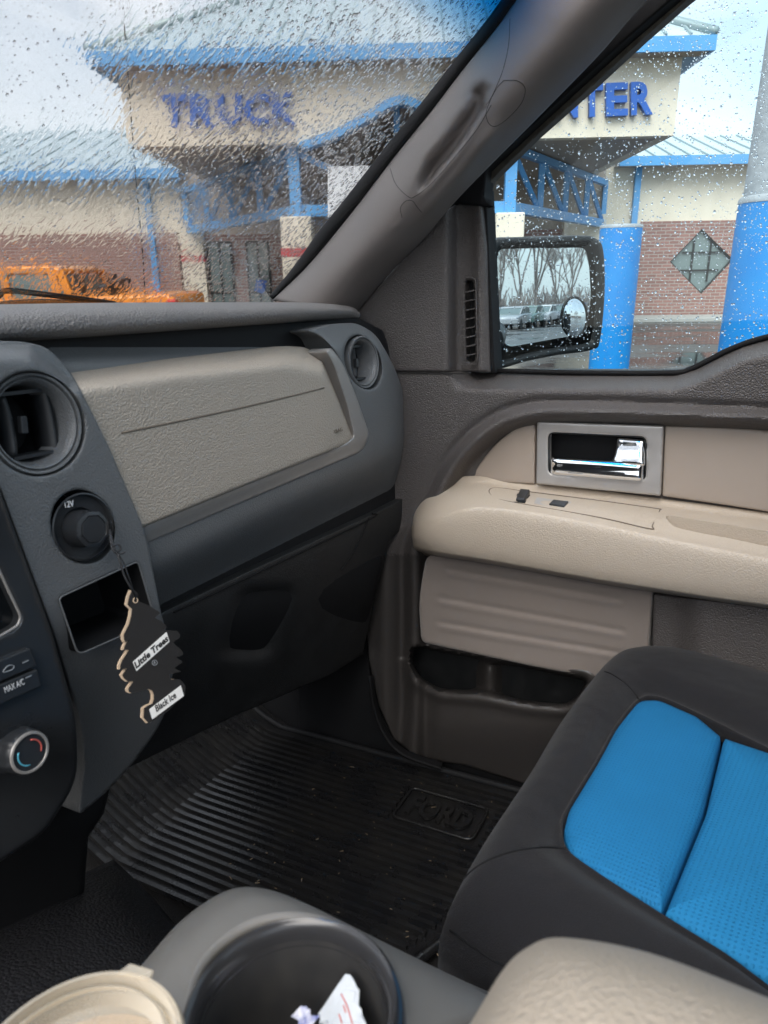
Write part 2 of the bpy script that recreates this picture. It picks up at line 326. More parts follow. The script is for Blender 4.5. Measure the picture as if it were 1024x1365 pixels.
def sculpt(name, poly, holes, ax, depth, m, parent, step=7, rnd=(4, .004), thick=.02, sharp=None, second=None):
    """solid shell: an outline (with holes) filled with a fine net whose every point lies at its own depth; edges rolled back"""
    if not callable(depth):
        c0 = depth; depth = lambda x, y: np.full(np.shape(x), c0, float)
    loops = [dense(poly, step)]+[dense(h, step) for h in holes]
    verts = []; edges = []
    for lp in loops:
        s = len(verts); verts += lp; edges += [(s+i, s+(i+1) % len(lp)) for i in range(len(lp))]
    nb = len(verts)
    A = np.array(poly)[:, :2]; x0, y0 = A.min(0); x1, y1 = A.max(0)
    gx, gy = np.meshgrid(np.arange(x0, x1, step), np.arange(y0, y1, step*.9)); gx = gx+np.where((np.arange(gx.shape[0]) % 2)[:, None], step/2, 0)
    G = np.stack([gx.ravel(), gy.ravel()], 1)
    def ok(P, dmin):
        k = inside(P, poly)
        for h in holes: k &= ~inside(P, h)
        if not k.any(): return P[:0]
        P = P[k]; d = np.min([dist_to(P, lp) for lp in loops], 0); return P[d > dmin]
    rp = rnd[0]
    G = ok(G, max(rp*1.15, step*.45))
    extra = []
    if rp > 0:
        for lp in loops:
            Lp = np.array(lp); nx = np.roll(Lp, -1, 0)-np.roll(Lp, 1, 0); nx /= (np.linalg.norm(nx, axis=1)[:, None]+1e-9); nn = np.stack([-nx[:,1], nx[:,0]], 1)
            for f in (.12, .35, .65, 1.0):
                for sg in (1, -1):
                    Q = Lp+sg*nn*rp*f; Q = ok(Q, rp*f*.85)
                    if len(Q): extra.append(Q)
    allp = verts+[tuple(q) for q in np.vstack([G]+extra)] if (len(G) or extra) else verts
    v2, e2, f2, *_ = geometry.delaunay_2d_cdt([Vector(q) for q in allp], edges, [], 0, 1e-4)
    P = np.array([tuple(v) for v in v2])
    cent = np.array([(P[f[0]]+P[f[1]]+P[f[2]])/3 for f in f2])
    keep = inside(cent, poly)
    for h in holes: keep &= ~inside(cent, h)
    d = np.min([dist_to(P, lp) for lp in loops], 0)
    c = np.asarray(depth(P[:,0], P[:,1]), float).copy()
    back = 1.0 if ax != 0 else -1.0         # away from the viewer
    if ax == 2: back = -1.0
    if rp > 0:
        t = np.clip(1-d/rp, 0, 1); c += back*rnd[1]*(1-np.sqrt(np.clip(1-t*t, 0, 1)))
    X = at(P[:,0], P[:,1], ax, c)
    bm = bmesh.new(); vs = [bm.verts.new(x) for x in X]
    fs = []
    for f, k in zip(f2, keep):
        if k:
            try:
                fs.append(bm.faces.new([vs[i] for i in f]))
                if second and second(*P[f[0]]): fs[-1].material_index = 1
            except ValueError: pass
    bnd = [e for e in bm.edges if len(e.link_faces) == 1]
    r = bmesh.ops.extrude_edge_only(bm, edges=bnd)
    off = [0, 0, 0]; off[ax] = back*thick
    bmesh.ops.translate(bm, vec=off, verts=[g for g in r['geom'] if isinstance(g, bmesh.types.BMVert)])
    for v in [v for v in bm.verts if not v.link_faces]: bm.verts.remove(v)
    bmesh.ops.recalc_face_normals(bm, faces=bm.faces)
    # face the viewer
    s = sum((f.normal.dot(-f.calc_center_median()) for f in fs if f.is_valid))
    if s < 0:
        bmesh.ops.reverse_faces(bm, faces=bm.faces)
    me = bpy.data.meshes.new(name); bm.to_mesh(me); bm.free()
    o = link(name, me, m, parent)
    me.set_sharp_from_angle(angle=R(sharp or 60))
    return o
def surf(name, rows, m, parent, n=6, closed=False, thick=0, close_rows=False, caps=False):
    """smooth surface through rows of 3-D points"""
    rows = [spline([tuple(p) for p in r], n, closed) for r in rows]
    A = np.array(rows); cols = [spline(A[:, j], n, close_rows) for j in range(A.shape[1])]
    A = np.stack(cols, 1)
    bm = bmesh.new(); V = [[bm.verts.new(p) for p in r] for r in A]
    nr, nc = len(V), len(V[0])
    for i in range(nr if close_rows else nr-1):
        for j in range(nc if closed else nc-1):
            q = [V[i][j], V[i][(j+1) % nc], V[(i+1) % nr][(j+1) % nc], V[(i+1) % nr][j]]
            try: bm.faces.new(q)
            except ValueError: pass
    if caps: bm.faces.new(V[0]); bm.faces.new(V[-1])
    o = finish(name, bm, m, parent)
    if thick:
        s = o.modifiers.new('thickness', 'SOLIDIFY'); s.thickness = thick; s.offset = 0
    return o
def tube(name, pts, r, m, parent=None, n=8, k=6, closed=False, taper=None):
    P = [Vector(p) for p in (spline(pts, k, closed) if k else pts)]
    bm = bmesh.new(); rings = []
    up = Vector((.3, .2, 1)).normalized()
    for i, p in enumerate(P):
        a = P[i-1] if (i > 0 or closed) else P[0]; b = P[(i+1) % len(P)] if (i+1 < len(P) or closed) else P[-1]
        t = (b-a).normalized(); s = t.cross(up)
        if s.length < 1e-3: s = t.cross(Vector((1, 0, 0)))
        s.normalize(); q = s.cross(t); rr = r*(1-(1-taper)*i/(len(P)-1)) if taper is not None else r
        rings.append([bm.verts.new(p+(s*math.cos(2*math.pi*j/n)+q*math.sin(2*math.pi*j/n))*rr) for j in range(n)])
    kk = len(rings)
    for i in range(kk if closed else kk-1):
        A, B = rings[i], rings[(i+1) % kk]
        for j in range(n): bm.faces.new([A[j], A[(j+1) % n], B[(j+1) % n], B[j]])
    if not closed: bm.faces.new(rings[0]); bm.faces.new(rings[-1])
    return finish(name, bm, m, parent)
def lathe(name, prof, origin, axis, m, parent=None, n=48, ref=(0,0,1), bumps=None, arc=None):
    """profile [(radius, height)] turned round axis"""
    ax = Vector(axis).normalized(); ref = (1,0,0) if abs(ax.z) > .9 else ref
    s = ax.cross(Vector(ref)).normalized(); q = ax.cross(s); o = Vector(origin)
    bm = bmesh.new(); rings = []
    for r, h in prof:
        ring = []
        for j in range(n):
            a = 2*math.pi*j/n; rr = r*(1+(bumps(a, h) if bumps else 0))
            ring.append(bm.verts.new(o+ax*h+(s*math.cos(a)+q*math.sin(a))*rr))
        rings.append(ring)
    for A, B in zip(rings, rings[1:]):
        for j in range(n): bm.faces.new([A[j], A[(j+1) % n], B[(j+1) % n], B[j]])
    for ring, (r, h) in ((rings[0], prof[0]), (rings[-1], prof[-1])):
        if r < 1e-3: bmesh.ops.pointmerge(bm, verts=ring, merge_co=o+ax*h)
    ob = finish(name, bm, m, parent, sharp=50)
    return ob
def box_bm(bm, lo, hi):
    v = [bm.verts.new((x, y, z)) for x in (lo[0], hi[0]) for y in (lo[1], hi[1]) for z in (lo[2], hi[2])]
    for f in ((0,1,3,2),(4,6,7,5),(0,4,5,1),(2,3,7,6),(0,2,6,4),(1,5,7,3)): bm.faces.new([v[i] for i in f])
def box(name, lo, hi, m, parent=None, bevel=0):
    bm = bmesh.new(); box_bm(bm, lo, hi); return finish(name, bm, m, parent, smooth=False, bevel=bevel)
def beam_bm(bm, a, b, w, d, up=(0,1,0)):
    a, b = Vector(a), Vector(b); t = (b-a).normalized(); s = t.cross(Vector(up)).normalized(); q = s.cross(t)
    vs = [[bm.verts.new(p+s*x*w/2+q*y*d/2) for x, y in ((-1,-1),(1,-1),(1,1),(-1,1))] for p in (a, b)]
    bm.faces.new(vs[0]); bm.faces.new(vs[1])
    for j in range(4): bm.faces.new([vs[0][j], vs[0][(j+1)%4], vs[1][(j+1)%4], vs[1][j]])
def beams(name, segs, w, d, m, parent, up=(0,1,0)):
    bm = bmesh.new()
    for s in segs: beam_bm(bm, s[0], s[1], w, d, up)
    return finish(name, bm, m, parent, smooth=False)
def prism(name, pts, off, m, parent=None, bevel=0, smooth=False):
    """planar polygon (3-D points) given thickness off"""
    bm = bmesh.new(); vs = [bm.verts.new(p) for p in pts]; f = bm.faces.new(vs)
    r = bmesh.ops.extrude_face_region(bm, geom=[f]); bmesh.ops.translate(bm, vec=Vector(off), verts=[g for g in r['geom'] if isinstance(g, bmesh.types.BMVert)])
    return finish(name, bm, m, parent, smooth=smooth, sharp=40 if smooth else None, bevel=bevel)
def text(name, s, a, b, c, m, parent, extrude=.0006, bold=0.0, shear=0, back=0):
    """lettering whose box spans a (lower left) - b (lower right) - c (upper left)"""
    cu = bpy.data.curves.new(name, 'FONT'); cu.body = s; cu.offset = bold; cu.extrude = .5; cu.shear = shear; cu.resolution_u = 3
    t = bpy.data.objects.new('tmp_text', cu); C.objects.link(t)
    me = bpy.data.meshes.new_from_object(t.evaluated_get(bpy.context.evaluated_depsgraph_get()))
    bpy.data.objects.remove(t)
    co = np.array([v.co[:] for v in me.vertices]); lo = co.min(0); hi = co.max(0)
    a, b, c = Vector(a), Vector(b), Vector(c); X = b-a; Y = c-a; Z = X.cross(Y).normalized()
    for v in me.vertices:
        p = v.co; v.co = a+X*((p.x-lo[0])/(hi[0]-lo[0]))+Y*((p.y-lo[1])/(hi[1]-lo[1]))+Z*((p.z+.5)*extrude-back)
    me.name = name
    return link(name, me, m, parent, smooth=False)
def seam(name, px, ax, depth, m, parent, r=.0009, n=6, lift=0):
    P = spline(px, 6); c = depth(P[:,0], P[:,1]) if callable(depth) else np.full(len(P), depth)
    return tube(name, [tuple(q) for q in at(P[:,0], P[:,1], ax, c+lift)], r, m, parent, n=n, k=0)
def sstep(x, a, b):
    t = np.clip((np.asarray(x, float)-a)/(b-a), 0, 1); return t*t*(3-2*t)

# ================================================================== THE TRUCK
truck = empty('pickup_truck', mtx=TRUCK)
tag(truck, 'pickup cabin around the viewer with beige airbag cover and blue seat', 'pickup truck')

# ---------------- door
arch = [(545,1130),(546,930),(547,800),(548,735),(560,700),(580,660),(602,620),(630,588),(665,562),(705,549),(760,546),(900,550),(1140,560)]
archS = spline(arch, 10)
armin = spline([(548,735),(600,690),(640,655),(1140,745)], 2)
pocket = fillet([(548,858,16),(600,868),(700,886),(790,905,18),(762,944,20),(700,938),(640,925),(585,922),(557,905,20),(545,885,10)], 12)
def skin(x, y):
    x = np.asarray(x, float); y = np.asarray(y, float); P = np.stack([x, y], 1)
    v = np.full(len(x), 1.165)
    # window sill rolls out to the glass
    ytop = np.interp(x, [500, 900, 930, 960, 990, 1024, 1140], [497, 497, 488, 473, 459, 450, 432])
    d = y-ytop
    v += np.where(x > 600, .075*(1-sstep(d, 0, 26))*sstep(x, 598, 640), 0)
    # arch ridge and the recess inside it
    da = dist_to(P, archS, False)
    yin = np.interp(x, archS[:,0], archS[:,1]); xin = x > 548
    inn = xin & (y > yin)
    sdd = np.where(inn, da, -da)
    v += .032*sstep(sdd, 9, 24)-.016*np.exp(-((sdd-3)/8.0)**2)+.006*np.exp(-((sdd+12)/5.0)**2)
    # lower part: frame leans out, pocket and its lip
    low = sstep(y, 840, 900)
    v += -.045*low*sstep(x, 535, 590)*(1-sstep(y, 960, 1045)*.7)
    dp = dist_to(P, pocket); ip = inside(P, pocket)
    v += np.where(ip, .17*sstep(dp, 0, 7), 0)
    hump = np.exp(-(((x-652)/24)**2))*sstep(y, 876, 884)
    v -= np.where(ip, .10*hump*sstep(dp,0,6), 0)
    v += np.where(~ip & (y > 880), -.008*np.exp(-((dp-7)/7)**2), 0)
    # door edge frame at the hinge side
    v += .014*np.exp(-((x-(538+(y-760)*.02))/11.0)**2)*sstep(y, 700, 760)*(1-sstep(y, 930, 990))
    # bulge of the vinyl panel under the armrest
    v -= .02*sstep(x, 905, 950)*sstep(y, 790, 815)
    v -= np.where((x<560)&(y>700), .02*np.exp(-((x-512)/14.0)**2), 0)
    return v
door_px = [(500,497),(900,497),(930,488),(960,473),(990,459),(1024,450),(1140,430),(1140,1120),(700,1045),(620,1020),(560,1012),(525,985),(505,940),(492,880),(486,800),(500,700)]
door = sculpt('passenger_door', door_px, [fillet([(729,573,9),(865,579,9),(864,643,8),(729,635,9)], 8)], 1, skin, ['dark_trim', 'lower_trim_shaded'], truck, second=lambda x, y: y > 738, step=3.6, rnd=(3,.004), thick=.09)
# triangular panel ahead of the window
def sail(x, y):
    v = 1.165+.0*x
    return v+.045*sstep(x, 594, 612)-.012*np.exp(-((x-640)/8)**2)
sail_px = fillet([(470,424,4),(512,372,30),(560,318,20),(590,285,10),(610,270,8),(640,263,5),(649,330,2),(654,496,1),(500,496,1)], 6)
slot = fillet([(621,374,5),(631,374,5),(634,482,5),(623,482,5)], 5)
sail_o = sculpt('window_corner_trim', sail_px, [slot], 1, sail, 'dark_trim', truck, step=5, rnd=(4,.005), thick=.05)
box_pts = [pt(x, y, 1, 1.232) for x, y in ((617,368),(637,368),(640,488),(619,488))]
dv = empty('demister_vent'); dv.parent = truck
prism('vent_backing', box_pts, (0,.004,0), 'recess_dark', dv)
rim = [tuple(at(x, y, 1, 1.196)) for x, y in fillet([(618,370,7),(634,370,7),(637,486,7),(620,486,7)], 7)]
tube('vent_rim', rim, .0013, 'dark_trim', dv, closed=True, k=0)
bm = bmesh.new()
for i in range(8):
    y = 388+i*12.0
    beam_bm(bm, at(620+i*.3, y+2, 1, 1.205), at(634+i*.3, y-1, 1, 1.205), .002, .012)
finish('vent_slat', bm, 'dark_trim', dv, smooth=False)
seam('window_seam', [(528,497),(570,497.5),(610,498),(628,497)], 1, 1.164, 'groove', door, .0013)

# beige door inserts and handle
def flat(c): return lambda x, y: np.full(np.shape(x), c, float)
sculpt('door_insert', fillet([(625,641,3),(640,618,10),(662,590,14),(690,569,12),(714,563,2),(713,645,2)], 5), [], 1, lambda x, y: 1.186+.01*sstep(690-x, 0, 60), 'beige_smooth', truck, step=8, rnd=(3,.003), thick=.02)
sculpt('door_insert', fillet([(887,568,3),(960,570,2),(1140,580,2),(1140,700,2),(960,672,2),(883,661,3)], 3), [], 1, 1.184, 'beige_smooth', truck, step=12, rnd=(3,.003), thick=.02)
hn = empty('door_handle'); hn.parent = truck
bez_hole = fillet([(731,576,9),(862,582,9),(861,640,8),(731,632,9)], 8)
sculpt('handle_bezel', fillet([(716,562,3),(885,568,3),(881,661,3),(715,645,3)], 3), [bez_hole], 1, 1.176, 'bezel_satin', hn, step=7, rnd=(3,.003), thick=.02)
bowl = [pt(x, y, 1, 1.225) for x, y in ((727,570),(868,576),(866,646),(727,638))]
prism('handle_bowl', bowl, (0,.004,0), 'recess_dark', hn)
rimp = [tuple(at(x, y, 1, 1.180)) for x, y in bez_hole]
tube('bowl_rim', rimp, .0022, 'mirror_black', hn, closed=True, k=0)
# chrome pull lever: lower bar plus upright paddle
sculpt('handle_lever', fillet([(733,609,7),(815,613,4),(860,616,4),(858,643,8),(733,634,8)], 6), [], 1, lambda x, y: 1.163+.004*np.cos((y-624)/9), 'chrome', hn, step=3, rnd=(9,.016), thick=.02)
sculpt('handle_paddle', fillet([(822,583,6),(861,586,6),(860,622,4),(812,620,4),(819,604,10)], 6), [], 1, lambda x, y: 1.182-.014*sstep(y, 590, 622)-.004*sstep(x, 825, 855), 'chrome', hn, step=3, rnd=(6,.008), thick=.02)

# armrest
st = []
for px, yt, yf, yb, e in ((549,700,706,722,.35),(554,676,700,731,.7),(572,656,690,737,.92),(600,645,681,742,1),(640,642,674,748,1),(715,652,682,761,1),(800,662,697,776,1),(883,673,714,789,1),(960,683,729,801,1),(1040,694,744,812,1),(1140,708,762,829,1)):
    b = 1.19; fr = b-.115*e
    st.append([at(px, yt, 1, b+.012), at(px, yt+3, 1, b-.012*e), at(px, yt*.55+yf*.45, 1, b-.06*e), at(px, yf-3, 1, fr+.018*e), at(px, yf+7, 1, fr+.003), at(px, yf*.5+yb*.5, 1, fr), at(px, yb-9, 1, fr+.006), at(px, yb-1, 1, fr+.022), at(px, yb+2, 1, b-.02), at(px, yb-2, 1, b+.02)])
armrest = surf('armrest', st, 'beige_leather', truck, n=7, closed=True, caps=True)
def armtop(px, fr):   # depth on the armrest top between back and front line
    return 1.19-.012-.075*fr
# control plate outline, switches
def top_pt(px, fr, lift=0.0):
    yt = np.interp(px, [600,640,715,800,883,960,1040], [645,642,652,662,673,683,694]); yf = np.interp(px, [600,640,715,800,883,960,1040], [681,674,682,697,714,729,744])
    y0, y1, y2 = yt+3, yt*.55+yf*.45, yf-3
    v0, v1, v2 = 1.178, 1.130, 1.093
    if fr < .5: t = fr/.5; y = y0+(y1-y0)*t; v = v0+(v1-v0)*t
    else: t = (fr-.5)/.5; y = y1+(y2-y1)*t; v = v1+(v2-v1)*t
    p = Vector(at(px, y, 1, v)); return p+Vector((0,-.2,1)).normalized()*lift
tube('control_seam', [top_pt(883-1,.12,.001), top_pt(800,.12,.001), top_pt(700,.12,.001), top_pt(662,.14,.001), top_pt(652,.4,.0012), top_pt(662,.72,.0012), top_pt(700,.85,.0012), top_pt(800,.9,.0012), top_pt(866,.95,.0012), top_pt(870,.8,.0012), top_pt(880,.15,.001)], .0009, 'groove_beige', armrest)
sw = empty('window_switch'); sw.parent = truck
prism('switch_plate', [top_pt(716,.42,.0014), top_pt(762,.40,.0014), top_pt(754,.80,.0014), top_pt(712,.74,.0014)], (0,0,-.006), 'bezel_satin', sw)
prism('switch_rocker', [top_pt(738,.48,.004), top_pt(758,.46,.004), top_pt(752,.72,.004), top_pt(732,.72,.004)], (0,0,-.004), 'knob_rubber', sw, bevel=.001)
lk = empty('lock_switch'); lk.parent = truck
prism('switch_base', [top_pt(690,.35,.002), top_pt(707,.33,.002), top_pt(700,.80,.002), top_pt(683,.82,.002)], (0,0,-.006), 'mirror_black', lk)
prism('lock_rocker', [top_pt(694,.30,.011), top_pt(707,.28,.011), top_pt(700,.72,.007), top_pt(688,.74,.007)], (0,0,-.010), 'stack_plastic', lk, bevel=.002)
# cup of the pull pocket in the armrest
pp = [top_pt(890,.35,.0012), top_pt(930,.35,.0012), top_pt(1000,.37,.0012), top_pt(1035,.4,.0012), top_pt(1035,.78,.0012), top_pt(980,.78,.0012), top_pt(915,.75,.0012), top_pt(895,.65,.0012)]
pr = spline([tuple(p) for p in pp], 4, True)
cut = prism('cutter', [Vector(p)+Vector((0,0,.02)) for p in pr], (0,0,-.058), 'beige_smooth', truck)
md = armrest.modifiers.new('cut', 'BOOLEAN'); md.operation = 'DIFFERENCE'; md.object = cut; md.solver = 'EXACT'
bpy.context.view_layer.update(); me_ = bpy.data.meshes.new_from_object(armrest.evaluated_get(bpy.context.evaluated_depsgraph_get()))
if len(me_.vertices) > 500: armrest.modifiers.clear(); armrest.data = me_; me_.set_sharp_from_angle(angle=R(50))
bpy.data.objects.remove(cut)
# cloth panel with pressed ribs
def clo(x, y):
    v = np.full(len(x), 1.150)
    for x0, y0, x1, y1 in ((590,757,835,800),(578,795,838,842),(578,828,838,872)):
        yy = y0+(x-x0)*(y1-y0)/(x1-x0); e = sstep(x, x0, x0+14)*(1-sstep(x, x1-14, x1))
        v += e*(.0028*np.exp(-((y-yy)/3.2)**2)-.0018*np.exp(-((y-yy-7)/4.0)**2))
    return v-.004*np.sin(np.clip((x-560)/310, 0, 1)*math.pi)
sculpt('cloth_panel', fillet([(569,738,14),(700,752,2),(870,786,3),(866,840,2),(862,900,4),(800,905,4),(700,886,2),(562,856,8),(558,800,30)], 4), [], 1, clo, 'cloth_taupe', truck, step=3, rnd=(4,.004), thick=.03)
sculpt('vinyl_panel', fillet([(871,792,3),(960,802,2),(1140,822,2),(1140,960,2),(868,930,3)], 3), [], 1, lambda x, y: 1.152-.025*sstep(x, 892, 940), 'dark_trim', truck, step=7, rnd=(4,.004), thick=.04)

# ---------------- side window glass and seals
wz = [(640,262),(1140,-140)]
winpoly = [(655,496),(900,497),(930,488),(960,473),(1024,450),(1140,430),(1140,-300),(1000,-100),(905,10),(640,266)]
gl = prism('side_window', [pt(x, y, 1, 1.245) for x, y in [(640,500),(905,500),(1150,500),(1150,-320),(640,100)]], (0,.004,0), 'side_glass', truck)
# sill weather strip
tube('window_seal', [tuple(at(x, y, 1, 1.236)) for x, y in ((655,494),(780,497),(895,497),(920,492),(945,480),(975,465),(1024,449),(1140,428))], .0045, 'black_rubber', truck)
# front upright of the frame
sculpt('window_channel', [(636,258),(648,250),(652,330),(660,497),(652,497),(644,330)], [], 1, 1.215, 'black_rubber', truck, step=6, rnd=(2,.003), thick=.04)
# sloping upper frame, textured brown outer channel and black seal
def lean(base): return lambda x, y: base-.10*np.clip((x-600)/300, 0, 1.6)
sculpt('door_frame', [(560,318),(602,262),(690,168),(780,85),(860,0),(940,-75),(985,-75),(897,0),(838,51),(766,117),(697,181),(650,226),(646,262),(650,272),(640,275),(612,272),(592,290)], [], 1, lean(1.205), 'black_rubber', truck, step=8, rnd=(5,.008), thick=.035)
sculpt('door_frame_liner', [(642,230),(695,178),(764,113),(836,47),(895,-4),(985,-85),(1010,-75),(917,0),(860,50),(789,116),(717,180),(656,240),(648,262),(642,262)], [], 1, lean(1.236), mat('frame_liner', (.07,.062,.05), .7, bump=[('noise', 500, .0012)], var=(60,.8,(.13,.12,.10))), truck, step=8, rnd=(2,.003), thick=.02)

# ---------------- windscreen pillar
PL_ = [(365,400),(405,362),(440,322),(480,272),(525,213),(575,151),(622,90),(664,38),(700,-12),(790,-130)]
PR_ = [(474,420),(520,362),(562,320),(604,270),(650,222),(700,172),(755,116),(803,66),(855,6),(968,-112)]
base_v = np.linspace(0, 1, len(PL_))
groove_a, groove_b = np.array([640,122.]), np.array([556,262.])
def bulge(s): return -.085*math.sin(math.pi*min(1, max(0, s*.96+.02)))**.8
NP = 44
rowsP = []
for i, (a, b_) in enumerate(zip(PL_, PR_)):
    t = i/(len(PL_)-1); r = []
    for s in np.linspace(0, 1, 9):
        px = a[0]+(b_[0]-a[0])*s; py = a[1]+(b_[1]-a[1])*s
        r.append((px, py, (1.185-.10*t)+bulge(s)))
    rowsP.append(spline(r, 6))
A = np.array(rowsP); A = np.stack([spline(A[:, j], 12) for j in range(A.shape[1])], 1)
sh = A.shape; Q = A.reshape(-1, 3)
# finger groove pressed into the pillar
gl_pts = spline([(660,85),(654,112),(645,148),(615,194),(580,236),(556,264),(540,285)], 8)
dg = dist_to(Q[:, :2], gl_pts, False)
ndir = np.array([.72,.69])
near = gl_pts[np.argmin(((Q[:, None, :2]-gl_pts[None])**2).sum(-1), 1)]
sd = ((Q[:, :2]-near)@ndir)
wid = np.interp(Q[:,1]-sd*.69, [104,130,180,230,262], [8,24,31,30,12])
prof = sstep(sd, -wid, -wid*.25)*(1-sstep(sd, -4, 4))
yy_ = Q[:,1]-sd*.69
Q[:,2] += .034*prof*sstep(yy_, 106, 140)*(1-sstep(yy_, 236, 262))
# grip rib beside it
Q[:,2] -= .010*np.exp(-((dg-22)/9)**2)*(sd > 0)*sstep(Q[:,1], 150, 190)*(1-sstep(Q[:,1], 270, 310))
X = at(Q[:,0], Q[:,1], 1, Q[:,2]).reshape(sh)
bm = bmesh.new(); V = [[bm.verts.new(p) for p in r] for r in X]
for i in range(sh[0]-1):
    for j in range(sh[1]-1): bm.faces.new([V[i][j], V[i][j+1], V[i+1][j+1], V[i+1][j]])
pillar = finish('pillar_trim', bm, 'pillar_vinyl', truck)
s_ = pillar.modifiers.new('thickness', 'SOLIDIFY'); s_.thickness = .004; s_.offset = 0
QG = A.reshape(-1, 3)
def pil_depth(x, y):
    P = np.stack([x, y], 1); d = ((P[:, None]-Q[None, :, :2])**2).sum(-1); return Q[np.argmin(d, 1), 2]
PSEAMS = []
def pil_seam(pts, n=4, nm='pillar_seam'):
    PSEAMS.append(pts)
pil_seam([(680,25),(678,60),(670,95),(655,130),(648,140)])
pil_seam([(520,224),(528,246),(544,262),(553,262),(575,245),(606,210),(636,172),(655,140)])
pil_seam([(672,107),(690,108),(700,118),(696,136),(680,155),(662,168),(652,165),(648,152),(652,138),(662,118),(672,107)])
pil_seam([(536,290),(534,277),(541,268),(550,268),(556,276),(562,283)])
# black ceramic band / seal along the glass edge
PLb = np.array(PL_, float)
bm = bmesh.new()
sealrow = []
for i, a in enumerate(PL_):
    t = i/(len(PL_)-1); v = 1.185-.10*t
    a = np.array(a, float); wv = np.array([-.78,-.62])*(19 if i > 1 else (7 if i == 0 else 14))
    sealrow.append([at(a[0]+3, a[1]+2, 1, v-.004), at(*(a+wv*.45), 1, v-.010), at(*(a+wv), 1, v+.004), at(*(a+wv*.9), 1, v+.03)])
surf('glass_seal', sealrow, 'black_rubber', truck, n=6, thick=.002)

# ---------------- windscreen
pA = np.array(at(365, 400, 1, 1.19)); pB = np.array(at(700, -12, 1, 1.10))
dirW = (pB-pA)/np.linalg.norm(pB-pA)
nW = np.cross(dirW, np.array([0,1,0.])); nW /= np.linalg.norm(nW)
if nW[0] > 0: nW = -nW                         # outward (forward, up)
pA = pA+nW*.012
def scr(px, py):
    r = cray(px, py) @ M.T; return r*((pA@nW)/(r@nW))
lo_c, hi_c = pA-dirW*.16, pA+dirW*.75
vr = -np.array([0,1,0.])
def quad(off, v0=-.35, v1=1.23):
    out = []
    for base, v in ((lo_c, v0), (lo_c, v1), (hi_c, v1), (hi_c, v0)):
        p = base.copy(); p[1] = v; out.append(Vector(p+nW*off))
    return out
ws = prism('windscreen', quad(0), Vector(nW*.004), 'screen_glass', truck)
bm = bmesh.new(); q0 = [bm.verts.new(p) for p in quad(.006)]; q1 = [bm.verts.new(p) for p in quad(.009)]
bm.faces.new(q0)
f1 = bm.faces.new(q1)
for j in range(4): bm.faces.new([q0[j], q0[(j+1)%4], q1[(j+1)%4], q1[j]])
f1.material_index = 1
me = bpy.data.meshes.new('rainwater'); bmesh.ops.recalc_face_normals(bm, faces=bm.faces); bm.to_mesh(me); bm.free()
film = link('rainwater', me, ['flat_glass', 'water_film'], None, smooth=False); film.matrix_world = TRUCK
tag(film, 'rain running and beading on the outside of the windscreen', 'rainwater', kind='stuff')
# wiper and aerial
def scr_o(px, py, off): return Vector(scr(px, py)+nW*off)
wp = empty('windscreen_wiper'); wp.parent = truck
tube('wiper_arm', [scr_o(-40,412,.014), scr_o(0,408,.015), scr_o(18,401,.018), scr_o(60,403,.016), scr_o(110,407,.014), scr_o(158,412,.012)], .004, 'black_rubber', wp)
tube('wiper_blade', [scr_o(-40,420,.012), scr_o(40,411,.012), scr_o(110,411,.012), scr_o(170,414,.012)], .004, 'mirror_black', wp)
tube('radio_aerial', [pt(195,430,0,-1.9), pt(190,340,0,-1.88), pt(182,250,0,-1.86), pt(172,120,0,-1.84), pt(162,-20,0,-1.82), pt(158,-120,0,-1.81)], .0022, 'black_rubber', truck)

# ---------------- dashboard
dash_px = [(-120,440),(300,428),(470,420),(510,440),(540,500),(560,580),(562,640),(545,680),(520,710),(500,790),(482,872),(420,905),(150,1030),(-120,1130)]
def dback(x, y):
    return -.60-.10*sstep(y-(1010-.29*x), -120, 60)-.0*x
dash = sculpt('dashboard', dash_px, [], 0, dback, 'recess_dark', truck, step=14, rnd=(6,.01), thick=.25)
pad = surf('dash_pad', [
    [pt(x, y, 0, u) for x, y, u in ((-120,408,-.80),(100,404,-.80),(250,403,-.80),(400,403,-.80),(462,405,-.78),(478,414,-.70))],
    [pt(x, y, 0, u) for x, y, u in ((-120,411,-.66),(100,406,-.66),(250,405,-.66),(400,404,-.66),(464,408,-.66),(479,416,-.66))],
    [pt(x, y, 0, u) for x, y, u in ((-120,424,-.585),(100,414,-.585),(250,411,-.585),(400,408,-.59),(464,412,-.60),(480,418,-.62))],
    [pt(x, y, 0, u) for x, y, u in ((-120,445,-.565),(100,432,-.565),(250,424,-.565),(400,416,-.57),(464,417,-.59),(480,421,-.61))],
    [pt(x, y, 0, u) for x, y, u in ((-120,460,-.575),(100,447,-.575),(250,437,-.575),(400,427,-.58),(464,424,-.60),(478,424,-.61))],
    [pt(x, y, 0, u) for x, y, u in ((-120,466,-.62),(100,452,-.62),(250,441,-.62),(400,430,-.62),(460,426,-.62),(474,425,-.62))]], 'dash_pad', truck, n=8)
# bluish shelf face under the pad
sculpt('dash_shelf', [(60,462),(230,447),(390,432),(430,433),(440,470),(380,468),(100,505)], [], 0, lambda x, y: -.605+.02*sstep(y, 450, 490), 'dash_plastic', truck, step=8, rnd=(2,.002), thick=.03)
